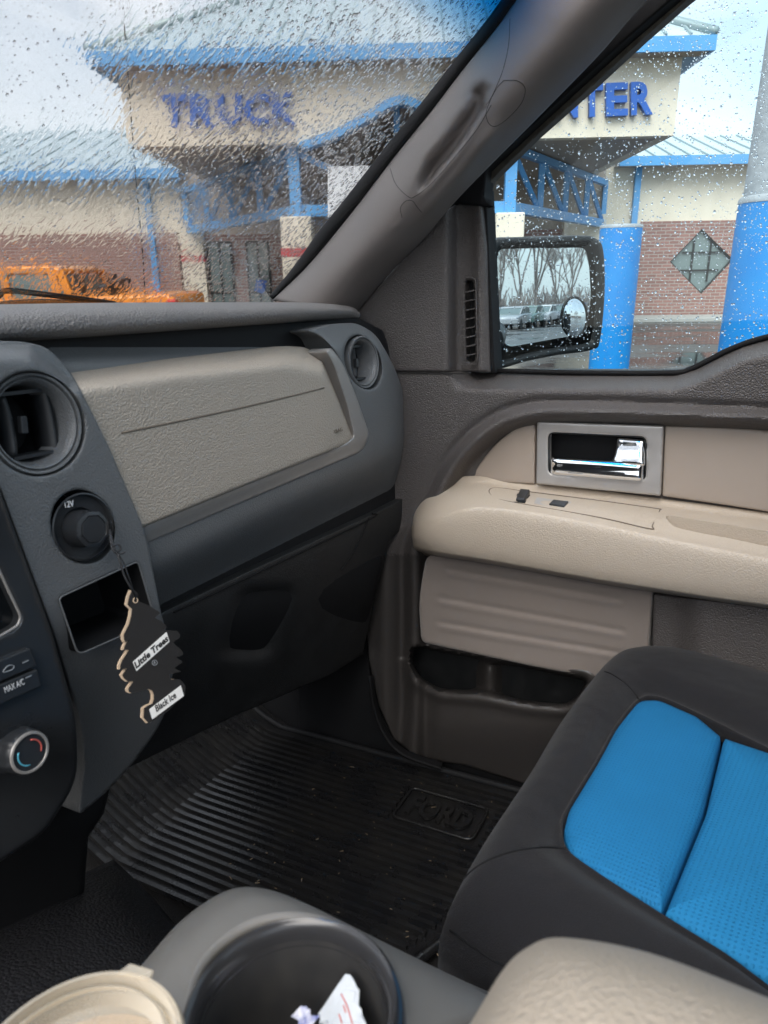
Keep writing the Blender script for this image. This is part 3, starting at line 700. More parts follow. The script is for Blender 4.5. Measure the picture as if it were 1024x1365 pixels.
# lower fascia wrapping round the end vent
def fascia(x, y):
    yb = 818+(x-215)*-.50           # bottom line
    t = (yb-y)
    u = -.550-.055*(1-sstep(t, 0, 85))**1.5
    u -= .10*sstep(x, 515, 566)**1.6
    u -= .018*sstep(470-y, 0, 40)
    return u
ventR = (483.5, 483.0)
vhole = [(483.5+math.cos(a)*(24-2*math.sin(a)*0)+math.sin(a)*6.5, 483+math.sin(a)*36+math.cos(a)*0) for a in np.linspace(0, 2*math.pi, 40, endpoint=False)]
fas_px = fillet([(404,440,20),(440,432,10),(474,430,10),(500,444,22),(525,486,30),(546,545,30),(563,608,20),(560,640,16),(540,662,14),(495,688,10),(330,762,2),(213,820,3),(193,722,3),(482,598,8),(490,578,8),(470,520,20),(446,468,20),(428,448,10)], 5)
fascia_o = sculpt('dash_fascia', fas_px, [vhole], 0, fascia, 'dash_plastic', truck, step=6, rnd=(4,.005), thick=.06)
# raised grey trim strip framing the airbag cover
sculpt('trim_strip', fillet([(188,701,2),(462,590,6),(472,582,6),(462,540,10),(444,486,16),(433,468,6),(441,463,6),(456,482,16),(474,525,20),(493,580,9),(484,601,10),(196,724,2)], 5), [], 0, lambda x, y: fascia(x, y)*0-.543-.02*sstep(470-y, 0, 30)-.004*sstep(y-(722-.43*(x-195)), -14, 0), 'silver_trim', truck, step=6, rnd=(3,.003), thick=.03)
def bag(x, y):
    ytop = np.interp(x, [90, 230, 380, 430, 470], [497, 477, 461, 470, 560])
    return -.536-.045*(1-sstep(y-ytop, -2, 34))**1.6-.008*sstep(x, 430, 470)
bag_px = fillet([(86,498,4),(230,478,2),(380,461,10),(412,463,16),(432,484,16),(455,535,20),(471,582,8),(464,592,6),(330,646,2),(186,705,3)], 5)
bagc = sculpt('airbag_cover', bag_px, [], 0, bag, 'beige_grain', truck, step=6, rnd=(4,.005), thick=.04)
seam('cover_seam', [(162,577),(250,559),(350,537),(432,517)], 0, bag, 'groove_beige', bagc, .0011, lift=0)
a, b_, c_ = pt(441,580,0,-.5385), pt(457,574.5,0,-.5385), pt(440,575,0,-.5385)
text('airbag_lettering', 'AIRBAG', a, b_, c_, 'groove_beige', bagc, .0004, back=.0004)
# right end vent
def vent(center_px, u, rad, ax_dir, tiltvane, lathe_n=56):
    e = empty('air_vent'); e.parent = truck
    o = pt(*center_px, 0, u); ax = Vector(ax_dir).normalized()
    lathe('vent_bezel', [(rad*1.02, -.012), (rad*1.06, .001), (rad*1.03, .0035), (rad*.985, .003), (rad*.965, -.001), (rad*.95, -.001), (rad*.93, .002), (rad*.90, .0015), (rad*.84, -.006), (rad*.78, -.016), (rad*.76, -.030)], o, ax, 'dash_plastic', e, n=lathe_n)
    lathe('vent_barrel', [(rad*.80, -.014), (rad*.78, -.040), (rad*.70, -.056), (.0001, -.060)], o, ax, 'recess_dark', e, n=lathe_n)
    s = ax.cross(Vector((0,0,1))).normalized(); q = s.cross(ax).normalized()
    for kk, (off, hh, tw) in enumerate(tiltvane):
        bm = bmesh.new(); ring = []
        for j in range(13):
            yy = (j/12-.5)*2*hh; cu = off+tw*(yy/hh)**2*.5
            ring.append((o+s*cu*rad+q*yy*rad+ax*(-.012), o+s*(cu+.05)*rad+q*yy*rad+ax*(-.040)))
        for (p1, p2), (p3, p4) in zip(ring, ring[1:]):
            bm.faces.new([bm.verts.new(p) for p in (p1, p3, p4, p2)])
        ob = finish('vent_vane', bm, 'knob_rubber', e); mo = ob.modifiers.new('t', 'SOLIDIFY'); mo.thickness = .004; mo.offset = 0
    # slider tab and cross bar on the vanes
    bm = bmesh.new(); beam_bm(bm, o+s*.10*rad+q*.18*rad+ax*(-.010), o+s*.14*rad-q*.18*rad+ax*(-.010), .006, .006, up=ax); finish('vent_tab', bm, 'knob_rubber', e, smooth=False, bevel=.001)
    for sg in (1, -1):
        bm = bmesh.new(); beam_bm(bm, o-s*.45*rad+q*.66*sg*rad+ax*(-.02), o+s*.45*rad+q*.66*sg*rad+ax*(-.02), .003, .02, up=ax)
        finish('vent_crossbar', bm, 'knob_rubber', e, smooth=False)
    return e
vR = vent((484,483), -.558, .0385, (1,-.1,.05), ((.05,.6,.1),(.36,.5,-.1)))
vR['label'] = 'small round air vent at the door end of the dashboard'
# left bezel column
def col(x, y):
    return -.528-.03*(1-sstep(y-np.interp(x, [-120,40,92],[452,458,500]), 0, 30))**1.5-.09*sstep(y, 800, 1090)
vhl = [(46+67*math.cos(a)+5*math.sin(a), 565+70*math.sin(a)) for a in np.linspace(0, 2*math.pi, 60, endpoint=False)]
shl = [(110+42*math.cos(a)+5*math.sin(a), 702+49*math.sin(a)) for a in np.linspace(0, 2*math.pi, 48, endpoint=False)]
cubby = fillet([(78,797,7),(184,748,7),(207,828,10),(104,873,10)], 8)
col_px = fillet([(-140,452,2),(30,455,10),(62,462,20),(93,492,20),(120,544,2),(146,597,2),(190,700,3),(197,724,3),(216,822,6),(233,880,30),(222,955,40),(180,1015,40),(140,1058,20),(104,1088,10),(112,1010,20),(106,960,20),(72,845,4),(0,652,3),(-140,330,2)], 5)
shl_ok = shl
colm = sculpt('dash_column', col_px, [vhl, shl, cubby], 0, col, 'dash_plastic', truck, step=6, rnd=(3,.003), thick=.05)
vL = vent((47,565), -.536, .0405, (1,-.05,.05), ((-.62,.75,.1),(.32,.62,.12)))
vL['label'] = 'large round air vent above the power socket'
# storage cubby
cb_ = [pt(x, y, 0, -.529) for x, y in cubby]; bm = bmesh.new()
r0 = [bm.verts.new(p) for p in cb_]; r1 = [bm.verts.new(Vector(p)+Vector((-.09,0,.0))) for p in cb_]
for j in range(len(cb_)): bm.faces.new([r0[j], r0[(j+1)%len(cb_)], r1[(j+1)%len(cb_)], r1[j]])
bm.faces.new(r1); finish('storage_cubby', bm, 'recess_dark', truck, sharp=40)
tube('cubby_rim', [tuple(at(x, y, 0, -.526)) for x, y in cubby], .0008, 'dash_plastic', colm, closed=True, k=0)
# power socket with its rubber cap
ps = empty('power_socket'); ps.parent = truck
so = pt(110, 702, 0, -.529)
sx = Vector((1,-.08,.08)).normalized()
lathe('socket_recess', [(.0305,.0022),(.0292,.0028),(.0283,.001),(.0280,-.003),(.0175,-.004),(.0172,-.012),(.0001,-.014)], so, sx, 'stack_plastic', ps)
lathe('socket_cap', [(.0125,-.012),(.0160,-.006),(.0168,.004),(.0158,.012),(.0162,.014),(.0155,.0190),(.0124,.0200),(.0117,.0190),(.0112,.0200),(.0001,.0203)], so+Vector((0,-.0025,-.001)), sx, 'knob_rubber', ps, n=64, bumps=lambda a, h: (.05 if h > .014 and math.sin(a*8) > .45 else 0))
a = pt(87,677,0,-.5305); b_ = pt(99,675,0,-.5305); c_ = pt(85.5,668.5,0,-.5305)
text('socket_lettering', '12V', a, b_, c_, 'white_ink', ps, .0004, bold=.01)

# centre stack
stk_px = fillet([(-140,334,2),(0,654,4),(70,845,6),(102,958,20),(104,1040,30),(60,1110,20),(-140,1240,2)], 6)
radio_px = fillet([(-140,700,2),(-20,720,10),(28,822,10),(24,834,8),(0,848,2),(-140,905,2)], 5)
stack = sculpt('center_stack', stk_px, [radio_px], 0, lambda x, y: -.520-.03*sstep(y, 960, 1080), 'stack_plastic', truck, step=9, rnd=(5,.006), thick=.05)
rd = empty('radio_unit'); rd.parent = truck
prism('radio_face', [pt(x, y, 0, -.535) for x, y in ((-150,690),(-20,700),(40,830),(0,860),(-150,915))], (-.01,0,0), 'screen_off', rd)
tube('radio_rim', [tuple(at(x, y, 0, -.522)) for x, y in radio_px], .0012, 'silver_trim', rd, closed=True, k=0)
for kk, (q4, txt, tb) in enumerate((([(-60,905),(40,864),(50,888),(-60,934)], None, None), ([(-60,938),(50,892),(56,915),(-60,966)], 'MAX A/C', ((7,924),(33,912),(5,916))))):
    bt = prism('climate_button', [pt(x, y, 0, -.514) for x, y in q4], (-.012,0,0), 'stack_plastic', stack, bevel=.0012)
    if txt: text('button_lettering', txt, *[pt(x, y, 0, -.5135) for x, y in tb], 'white_ink', stack, .0003)
tube('recirculate_icon', [pt(x, y, 0, -.5133) for x, y in ((5,894),(8,890),(12,887),(16,887),(19,888),(17,892),(10,895),(5,896))], .0004, 'dim_ink', stack, k=3, closed=True)
for x, y in ((34,881),(38,901)):
    prism('button_lamp', [pt(x+a_, y+b2, 0, -.5133) for a_, b2 in ((-4,2),(4,-1.5),(4,0),(-4,3.5))], (.0003,0,0), 'dim_ink', stack)
kn = empty('temperature_knob'); kn.parent = truck
ko = pt(20, 998, 0, -.526); kx = Vector((1,-.02,.1)).normalized()
lathe('knob_body', [(.0205,-.010),(.0205,.002),(.0185,.004),(.0185,.014),(.0175,.019),(.0155,.0205),(.0145,.0195),(.0138,.0195),(.0001,.0198)], ko, kx, 'knob_rubber', kn, n=72, bumps=lambda a, h: (.06 if h > .003 and math.sin(a*6+.6) > .75 else 0))
lathe('knob_ring', [(.0166,.0188),(.0172,.0200),(.0166,.0212),(.0150,.0214),(.0145,.0203)], ko, kx, 'silver_trim', kn, n=64)
s = -kx.cross(Vector((0,0,1))).normalized(); q = Vector((0,0,1)); o = ko+kx*.0203
tube('warm_mark', [o+(s*math.cos(a_)+q*math.sin(a_))*.0105 for a_ in np.linspace(R(75), R(-25), 10)], .0007, 'red_ink', kn, k=0)
tube('cool_mark', [o+(s*math.cos(a_)+q*math.sin(a_))*.0105 for a_ in np.linspace(R(150), R(260), 10)], .0007, 'cyan_ink', kn, k=0)

# glove box under the fascia
def glove(x, y):
    yb = 822+(x-215)*-.50
    u = -.585-.10*sstep(y-yb, 0, 260)
    rec = np.exp(-(((x-345)-(815-y)*.35)/34)**4)*sstep(y, 775, 800)*(1-sstep(y, 860, 885))
    return u-.02*rec
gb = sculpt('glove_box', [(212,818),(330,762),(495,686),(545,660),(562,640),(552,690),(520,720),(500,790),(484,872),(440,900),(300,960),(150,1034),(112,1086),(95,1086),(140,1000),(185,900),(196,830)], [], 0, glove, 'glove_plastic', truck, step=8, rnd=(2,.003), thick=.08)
seam('glove_box_seam', [(232,816),(330,770),(490,694),(496,684)], 0, lambda x, y: glove(x, y)+.001, 'black_rubber', gb, .0012)
seam('glove_box_seam', [(492,690),(482,715),(468,742),(455,760)], 0, lambda x, y: glove(x, y)+.001, 'black_rubber', gb, .001)
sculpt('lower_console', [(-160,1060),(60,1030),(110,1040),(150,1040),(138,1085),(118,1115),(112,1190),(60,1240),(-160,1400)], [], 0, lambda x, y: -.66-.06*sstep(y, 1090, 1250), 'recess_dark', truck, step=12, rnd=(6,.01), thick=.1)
# ---------------- floor, firewall, tunnel
def fw(x):  # floor height along the length (u)
    return -.90+.42*np.clip((-x-.93)/.5, 0, 1)**1.3
bm = bmesh.new()
us = np.linspace(-1.5, 1.1, 60); vs_ = np.linspace(-.9, 1.26, 30)
G_ = [[bm.verts.new((u, v, fw(u)-.014)) for v in vs_] for u in us]
for i in range(59):
    for j in range(29): bm.faces.new([G_[i][j], G_[i+1][j], G_[i+1][j+1], G_[i][j+1]])
fl = finish('cabin_floor', bm, 'carpet_dark', truck)
box('firewall', (-1.56,-.9,-.62), (-1.52,1.3,-.02), 'carpet_dark', truck)
box('sill_panel', (-1.5,1.2,-.95), (1.1,1.24,-.80), 'recess_dark', truck)
# kick panel ahead of the door
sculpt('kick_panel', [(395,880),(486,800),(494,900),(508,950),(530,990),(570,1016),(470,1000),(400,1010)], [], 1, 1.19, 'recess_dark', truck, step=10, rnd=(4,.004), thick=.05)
surf('door_seal_strip', [[at(x, y, 1, 1.14) for x, y in ((496,900),(502,940),(516,975),(540,1000),(590,1018))], [at(x, y, 1, 1.12) for x, y in ((492,902),(498,944),(513,982),(537,1007),(588,1026))]], 'black_rubber', truck, n=6, thick=.006)
# tunnel cover (grained plastic lower left)
surf('tunnel_cover', [
    [pt(-140,1330,2,-.62), pt(0,1235,2,-.66), pt(100,1175,2,-.70), pt(150,1150,2,-.78)],
    [pt(-100,1420,2,-.60), pt(40,1290,2,-.63), pt(140,1205,2,-.68), pt(195,1195,2,-.76)],
    [pt(0,1500,2,-.60), pt(110,1370,2,-.63), pt(200,1270,2,-.68), pt(250,1255,2,-.78)],
    [pt(100,1560,2,-.60), pt(200,1430,2,-.64), pt(280,1330,2,-.70), pt(330,1300,2,-.82)]], 'tunnel_grain', truck, n=8, thick=.01)

# ---------------- seat
outer = [(806,893),(748,968),(700,1048),(640,1140),(603,1205),(598,1232),(640,1272),(760,1345),(960,1450),(1250,1600),(1500,1450),(1500,1100),(1200,960),(1024,905),(900,872),(842,874)]
inner = [(852,937),(822,972),(795,1020),(756,1084),(750,1110),(758,1138),(800,1170),(880,1222),(960,1272),(1120,1370),(1300,1330),(1330,1150),(1150,1060),(1024,1003),(935,958),(880,934)]
ow = [-.545]*16; iw = -.522
OU = [pt(x, y, 2, -.555) for x, y in outer]; IN = [pt(x, y, 2, iw) for x, y in inner]
cen = sum(IN, Vector())/16
rings = []
for f, dz, e in ((0,-.36,-.02),(0,-.15,.012),(0,-.045,.010),(0,-.012,.004),(.10,.022,0),(.35,.047,0),(.7,.050,0),(.93,.036,0),(1.0,.022,0),(1.0,.0,0)):
    r = []
    for a, b_ in zip(OU, IN):
        p = a.lerp(b_, f); out_ = (a-b_); out_.z = 0; out_.normalize(); p = p+out_*e
        zb = a.z+(b_.z-a.z)*f if f < 1 else b_.z-.022
        p.z = (a.z+dz) if f < 1 else (iw-.018+dz)
        r.append(tuple(p))
    rings.append(r)
seat = surf('seat_cushion', rings, 'seat_black', truck, n=6, closed=True)
def pillow(name, pts, hts, m, parent):
    P = spline([tuple(p) for p in pts], 4, True) if len(pts) < 60 else np.array(pts)
    c = P.mean(0); bm = bmesh.new(); rs = []
    for f, h in hts: rs.append([bm.verts.new(c+(p-c)*f+np.array([0,0,h])) for p in P])
    n_ = len(P)
    for A_, B_ in zip(rs, rs[1:]):
        for j in range(n_): bm.faces.new([A_[j], A_[(j+1)%n_], B_[(j+1)%n_], B_[j]])
    bm.faces.new(rs[-1]); return finish(name, bm, m, parent)
def fill_pts(px): return [Vector(at(x, y, 2, iw)) for x, y in px]
HT = ((1.0,-.02),(.995,-.004),(.975,.004),(.92,.008),(.75,.012),(.45,.014),(.15,.014))
p1 = dense(fillet([(852,935,10),(822,972,10),(795,1022,10),(756,1086,8),(750,1110,8),(758,1140,8),(800,1172,4),(882,1220,2),(905,1165,4),(938,1085,4),(962,984,2),(930,957,6),(878,934,10)], 6), 6)
p2 = dense(fillet([(964,985,2),(940,1085,4),(907,1165,4),(884,1221,2),(960,1270,4),(1120,1370,6),(1300,1400,20),(1330,1150,20),(1150,1060,6),(1024,1005,4)], 6), 8)
pillow('seat_insert', [tuple(v) for v in fill_pts(p1)], HT, 'seat_blue', seat)
pillow('seat_insert', [tuple(v) for v in fill_pts(p2)], HT, 'seat_blue_ribbed', seat)
# seams in the black cover
dg_ = bpy.context.evaluated_depsgraph_get()
from mathutils.bvhtree import BVHTree
def bvh_of(o):
    dg2 = bpy.context.evaluated_depsgraph_get(); return BVHTree.FromObject(o, dg2)
bpy.context.view_layer.update()
def project_seam(name, o, px, m, parent, r=.0012, lift=.0):
    bv = bvh_of(o); P = spline(px, 6); out = []
    for x, y in P:
        d = Vector(cray(x, y) @ M.T).normalized(); h = bv.ray_cast(Vector((0,0,0)), d)
        if h[0] is not None: out.append(h[0]-d*lift)
    if len(out) > 2: tube(name, out, r, m, parent, k=0)
for q_ in PSEAMS: project_seam('pillar_seam', pillar, q_, 'groove', pillar, .00045, .0001)
project_seam('cover_seam', seat, [(755,1131),(720,1130),(680,1136),(645,1150),(622,1168),(608,1190)], 'black_rubber', seat, .0012)
project_seam('cover_seam', seat, [(855,936),(838,915),(818,900),(806,895)], 'black_rubber', seat, .0012)
project_seam('cover_seam', seat, [(600,1240),(630,1262),(665,1284),(700,1300)], 'black_rubber', seat, .0012)

# ---------------- console, cup holder, armrest lid
cupc = pt(390, 1346, 2, -.315); CR = .0500
cbody = surf('center_console', [
    [pt(218,1284,2,-.60), pt(262,1228,2,-.57), pt(300,1196,2,-.55), pt(330,1190,2,-.545), pt(420,1225,2,-.53), pt(520,1270,2,-.54), pt(680,1340,2,-.60)],
    [pt(195,1290,2,-.40), pt(245,1232,2,-.40), pt(300,1195,2,-.385), pt(345,1190,2,-.385), pt(405,1212,2,-.385), pt(505,1260,2,-.40), pt(640,1328,2,-.44)],
    [pt(192,1320,2,-.335), pt(240,1262,2,-.335), pt(308,1205,2,-.34), pt(355,1197,2,-.34), pt(415,1216,2,-.345), pt(520,1274,2,-.345), pt(660,1350,2,-.38)],
    [pt(250,1420,2,-.325), pt(264,1305,2,-.320), pt(315,1248,2,-.320), pt(380,1226,2,-.320), pt(450,1238,2,-.320), pt(512,1292,2,-.322), pt(530,1400,2,-.325)]], 'console_grey', truck, n=8, thick=.006)
ch = empty('cup_holder'); ch.parent = truck
lathe('holder_rim', [(CR*1.10,-.030),(CR*1.08,-.006),(CR*1.04,.002),(CR*1.0,.0045),(CR*.95,.003),(CR*.915,-.003),(CR*.90,-.010)], cupc, (0,0,1), 'rim_gloss', ch, n=90)
lathe('holder_cup', [(CR*.905,-.006),(CR*.87,-.045),(CR*.82,-.070),(CR*.80,-.072),(CR*.70,-.076),(CR*.67,-.082),(CR*.62,-.084),(.0001,-.085)], cupc, (0,0,1), 'cup_black', ch, n=90)
lid = surf('console_armrest', [
    [pt(590,1420,2,-.30), pt(628,1362,2,-.27), pt(668,1298,2,-.26), pt(702,1268,2,-.26), pt(748,1256,2,-.26), pt(860,1285,2,-.26), pt(1024,1345,2,-.26), pt(1240,1430,2,-.27)],
    [pt(600,1440,2,-.23), pt(630,1372,2,-.225), pt(668,1300,2,-.225), pt(702,1265,2,-.225), pt(750,1250,2,-.225), pt(865,1270,2,-.225), pt(1024,1330,2,-.225), pt(1240,1420,2,-.225)],
    [pt(620,1460,2,-.20), pt(650,1390,2,-.198), pt(690,1320,2,-.196), pt(722,1288,2,-.196), pt(765,1272,2,-.196), pt(870,1292,2,-.196), pt(1024,1350,2,-.196), pt(1240,1440,2,-.20)],
    [pt(680,1520,2,-.19), pt(710,1450,2,-.187), pt(745,1390,2,-.185), pt(770,1360,2,-.185), pt(800,1345,2,-.185), pt(885,1362,2,-.185), pt(1024,1420,2,-.185), pt(1240,1510,2,-.19)],
    [pt(780,1660,2,-.19), pt(800,1610,2,-.187), pt(830,1560,2,-.185), pt(850,1530,2,-.185), pt(880,1510,2,-.185), pt(940,1530,2,-.185), pt(1054,1590,2,-.185), pt(1240,1680,2,-.19)]], 'foam_pad', truck, n=7)

# ---------------- outside mirror
mr_ = empty('side_mirror'); mr_.parent = truck
def mrow(k_, v, s=1.0, cx_=726, cy_=404):
    base = [(652,332),(662,320),(700,317),(770,316),(792,320),(800,335),(801,380),(797,440),(790,462),(770,470),(700,480),(664,489),(652,478),(649,400)]
    return [at(cx_+(x-cx_)*s*k_, cy_+(y-cy_)*s*k_, 1, v) for x, y in base]
cen_m = pt(722, 400, 1, 1.60)
# mirror plane: reflects the lot behind the truck
dwin = (t2w(cen_m)-EYE).normalized()
tgt = Vector((TW @ np.array([1,0,0.]))); tgt.z = .0; tgt.normalize()
tgt = Matrix.Rotation(R(4), 3, 'Z') @ tgt; tgt = Vector((tgt.x, tgt.y, .0)).normalized()
# the pixel of the horizon in the glass should be about y = 415
dh = (RC @ cray(728, 402)); dh = Vector(dh).normalized()
nmw = (tgt-dh).normalized(); nml = (TRUCK.to_3x3().inverted() @ nmw).normalized()
def mp_(px, py, off=0):
    r = Vector(cray(px, py) @ M.T); return r*((cen_m.dot(nml))/r.dot(nml))+nml*off
mface = fillet([(668,326,16),(786,325,14),(796,336,10),(798,380,2),(790,456,12),(676,472,14),(664,450,14),(662,345,10)], 12)
shell = [(650,334),(664,320),(700,318),(770,316),(790,319),(800,334),(802,390),(796,452),(786,465),(740,472),(700,480),(668,489),(654,484),(648,420),(648,370)]
rows = []
fw_dir = -nml
for k_, off in ((.88,.0035),(.93,.012),(1.0,.010),(1.03,-.005),(1.03,-.04),(.95,-.09),(.7,-.125),(.2,-.135)):
    rr = []
    for x, y in shell: 
        rr.append(tuple(mp_(726+(x-726)*k_, 400+(y-400)*k_, off)))
    rows.append(rr)
hous = surf('mirror_housing', rows, 'mirror_black', mr_, n=5, closed=True)
prism('mirror_glass', [mp_(x, y, .0045) for x, y in fillet([(664,332,14),(778,330,14),(783,347,10),(786,395,4),(780,444,8),(674,463,10),(664,442,10),(661,345,8)], 10)], nml*(-.004), 'chrome_mirror' if 'chrome_mirror' in MATS else mat('chrome_mirror', (.70,.75,.77), .012, metal=1), mr_)
# blind spot mirror: a convex button
bc = mp_(764, 423, .0055); 
e1 = (mp_(780,423,.0055)-bc); e2 = (mp_(764,397,.0055)-bc); e2 = e2-nml*e2.dot(nml)
bm = bmesh.new(); rs = []
for k_ in range(10):
    t = k_/9; rr_ = math.sin(t*R(55))/math.sin(R(55)); hh = (math.cos(t*R(55))-math.cos(R(55)))*.018
    rs.append([bm.verts.new(bc+(e1*math.cos(a_)+e2*math.sin(a_))*rr_+nml*hh) for a_ in np.linspace(0, 2*math.pi, 40, endpoint=False)] if k_ else [bm.verts.new(bc+nml*hh)])
for j in range(40): bm.faces.new([rs[0][0], rs[1][j], rs[1][(j+1)%40]])
for A_, B_ in zip(rs[1:], rs[2:]):
    for j in range(40): bm.faces.new([A_[j], A_[(j+1)%40], B_[(j+1)%40], B_[j]])
finish('blind_spot_mirror', bm, 'chrome_mirror', mr_)
tube('spot_mirror_rim', [bc+(e1*math.cos(a_)+e2*math.sin(a_))*1.03 for a_ in np.linspace(0, 2*math.pi, 36, endpoint=False)], .0028, 'mirror_black', mr_, closed=True, k=0)
tube('mirror_arm', [pt(650,455,1,1.30), pt(655,450,1,1.45), mp_(680,440,-.06)], .03, 'mirror_black', mr_, n=16)

# ---------------- unseen cabin shell, added to shade the cab; roof left open in front for sky
shell_e = empty('cab_body'); shell_e.parent = truck
box('driver_door_panel', (-1.2,-.62,-.95), (.9,-.58,-.05), 'dark_trim', shell_e)
box('rear_panel', (.95,-.62,-.95), (1.0,1.28,-.02), 'dark_trim', shell_e)
box('lower_body', (-1.2,1.262,-.95), (1.0,1.30,-.10), 'mirror_black', shell_e)
box('roof_panel', (.15,-.62,.62), (1.0,1.05,.66), 'pillar_vinyl', shell_e)
sb = box('seat_backrest', (.34,.45,-.56), (.55,1.1,.12), 'seat_black', truck, bevel=.05)
box('driver_seat', (-.1,-.5,-.75), (.5,.02,-.50), 'seat_black', truck, bevel=.05)

# ================================================================== LOOSE THINGS IN THE CAB
# floor mat
def ontruck(o): o.matrix_world = TRUCK; return o
def mat_uv():   # ribs run fore and aft
    e = empty('floor_mat', mtx=TRUCK)
    tag(e, 'ribbed black rubber floor mat lying in the passenger footwell', 'floor mat')
    bm = bmesh.new(); V0 = .675; V1 = 1.135; U0 = -1.33; U1 = -.33
    def uend(v): return np.interp(v, [.6,.70,.80,1.0,1.15], [-.43,-.40,-.355,-.335,-.335])
    nv = 26
    # base sheet
    us = np.linspace(0, 1, 50); vv = np.linspace(V0, V1+.03, 20)
    G = [[bm.verts.new((U0+(uend(v)+.02-U0)*t, v, fw(U0+(uend(v)+.02-U0)*t)+.001)) for v in vv] for t in us]
    for i in range(49):
        for j in range(19): bm.faces.new([G[i][j], G[i+1][j], G[i+1][j+1], G[i][j+1]])
    finish('mat_sheet', bm, 'mat_rubber', e)
    bm = bmesh.new()
    pitch = (V1-V0)/nv
    for k_ in range(nv+1):
        v = V0+k_*pitch; ue = float(uend(v))
        segs = [(U0, ue-.018)]
        if 18 <= k_ <= 23: segs = [(U0, -.555), (-.375, ue-.018)]
        if k_ >= 25: segs = [(U0, ue-.005)]
        for a_, b2 in segs:
            nn = max(2, int((b2-a_)/.03)); prev = None
            for i in range(nn+1):
                u = a_+(b2-a_)*i/nn; z = float(fw(u)); w_ = pitch*.26; h = .008 if k_ < 25 else .009
                cur = [bm.verts.new((u, v+dx, z+dz)) for dx, dz in ((-w_, .0), (-w_*.8, h), (w_*.8, h), (w_, .0))]
                if prev:
                    for j in range(3): bm.faces.new([prev[j], cur[j], cur[j+1], prev[j+1]])
                if i in (0, nn): bm.faces.new(cur)
                prev = cur
    finish('mat_ribs', bm, 'mat_rubber', e, smooth=False)
    # raised edge at the rear
    vq = np.linspace(V0-.01, V1+.03, 14)
    tube('mat_edge', [(float(uend(v))+.012, v, -.894) for v in vq]+[], .009, 'mat_rubber', e, k=0)
    tube('mat_edge', [(u, V1+.03, float(fw(u))+.004) for u in np.linspace(-1.2, -.325, 20)], .007, 'recess_dark', e, k=0)
    # emblem plate with raised lettering
    ua, ub, va, vb = -.548, -.388, .675+18*pitch, .675+23.2*pitch
    vv0 = -.896
    fr = [(ua,va),(ub,va),(ub,vb),(ua,vb)]
    fp = fillet([(a_*1000, b2*1000, 14) for a_, b2 in fr], 14)
    tube('plate_border', [(a_/1000, b2/1000, vv0+.003) for a_, b2 in fp], .003, 'mat_rubber', e, k=0, closed=True)
    text('mat_lettering', 'FORD', (ua+.018, vb*.0+va+.018, vv0), (ub-.018, va+.018, vv0), (ua+.018, vb-.018, vv0), 'mat_rubber', e, .006, bold=.03)
    # grit and straw trodden into it
    bm = bmesh.new()
    for _ in range(80):
        u = random.uniform(-.75, -.34); v = random.uniform(.70, 1.13); a_ = random.uniform(0, 6.28); l = random.uniform(.001, .005)
        if random.random() < .15: l *= 2
        z = -.8925
        beam_bm(bm, (u, v, z), (u+math.cos(a_)*l, v+math.sin(a_)*l, z+.001), .0010, .0008, up=(0,0,1))
    g = finish('floor_debris', bm, mat('debris', (.20,.15,.10), .9), None, smooth=False); g.matrix_world = TRUCK
    tag(g, 'pale grit and bits of straw scattered over the rubber mat', 'debris', kind='stuff')
mat_uv()

# hanging air freshener card
af = empty('air_freshener', mtx=TRUCK)
tag(af, 'black tree shaped scented card hanging by a string from the power socket cap', 'air freshener')
half = [(176,786),(184,792),(183,800),(196,806),(206,812),(213,817),(206,823),(215,828),(222,836),(216,840),(236,841),(239,850),(230,856),(241,866),(243,873),(234,876),(243,882),(232,890),(241,895),(226,898),(228,906),(240,906),(246,926),(198,964),(192,944),(203,938),(205,926),(198,918),(176,924),(171,918),(178,908),(170,908),(163,900),(170,890),(160,892),(163,880),(172,866),(165,866),(168,858),(174,850),(167,856),(165,846),(172,832),(176,812),(170,806)]
def afp(x, y, off=0.0):
    # the card turns a little on its string
    r = Vector(cray(x, y) @ M.T); n_ = Vector((.93,-.35,.12)).normalized(); p0 = pt(200, 870, 0, -.478)
    return r*(p0.dot(n_)/r.dot(n_))+n_*off
hp = spline([p for p in half], 2, True)
cn = Vector((.93,-.35,.12)).normalized()
prism('card', [afp(x, y) for x, y in hp], cn*.0012, 'card_black', af)
prism('card_backing', [afp(x-2.4, y+.8, -.0035) for x, y in hp], cn*.0025, 'card_edge', af)
prism('name_label', [afp(x, y, .0016) for x, y in ((176,882),(221,842),(225,855),(181,894))], cn*.0004, 'label_white', af)
text('label_lettering', 'Little Trees', afp(180.5,891,.0021), afp(223.5,853.5,.0021), afp(177.5,882.5,.0021), 'card_black', af, .0003, bold=.03)
prism('scent_label', [afp(x, y, .0016) for x, y in ((198,945),(240,913),(244,927),(202,958))], cn*.0004, 'label_white', af)
text('label_lettering', 'Black Ice', afp(207.5,948.5,.0021), afp(234,929,.0021), afp(205,940,.0021), 'card_black', af, .0003, bold=.015)
tube('registered_ring', [afp(205.5+3.4*math.cos(a_), 883+3.4*math.sin(a_), .0014) for a_ in np.linspace(0, 6.28, 16, endpoint=False)], .00025, 'dim_ink', af, closed=True, k=0)
text('registered_letter', 'R', afp(204.2,884.8,.0014), afp(206.9,884.8,.0014), afp(204.2,881.2,.0014), 'dim_ink', af, .0002)
tube('string', [pt(146,706,0,-.500), pt(152,730,0,-.490), pt(158,742,0,-.482), pt(166,768,0,-.478), pt(176,786,0,-.476), afp(180,796,.001)], .0009, 'string_black', af)
tube('string', [pt(146,712,0,-.500), pt(150,732,0,-.489), pt(162,745,0,-.484), pt(172,770,0,-.479), afp(181,800,.001)], .0007, 'string_black', af)
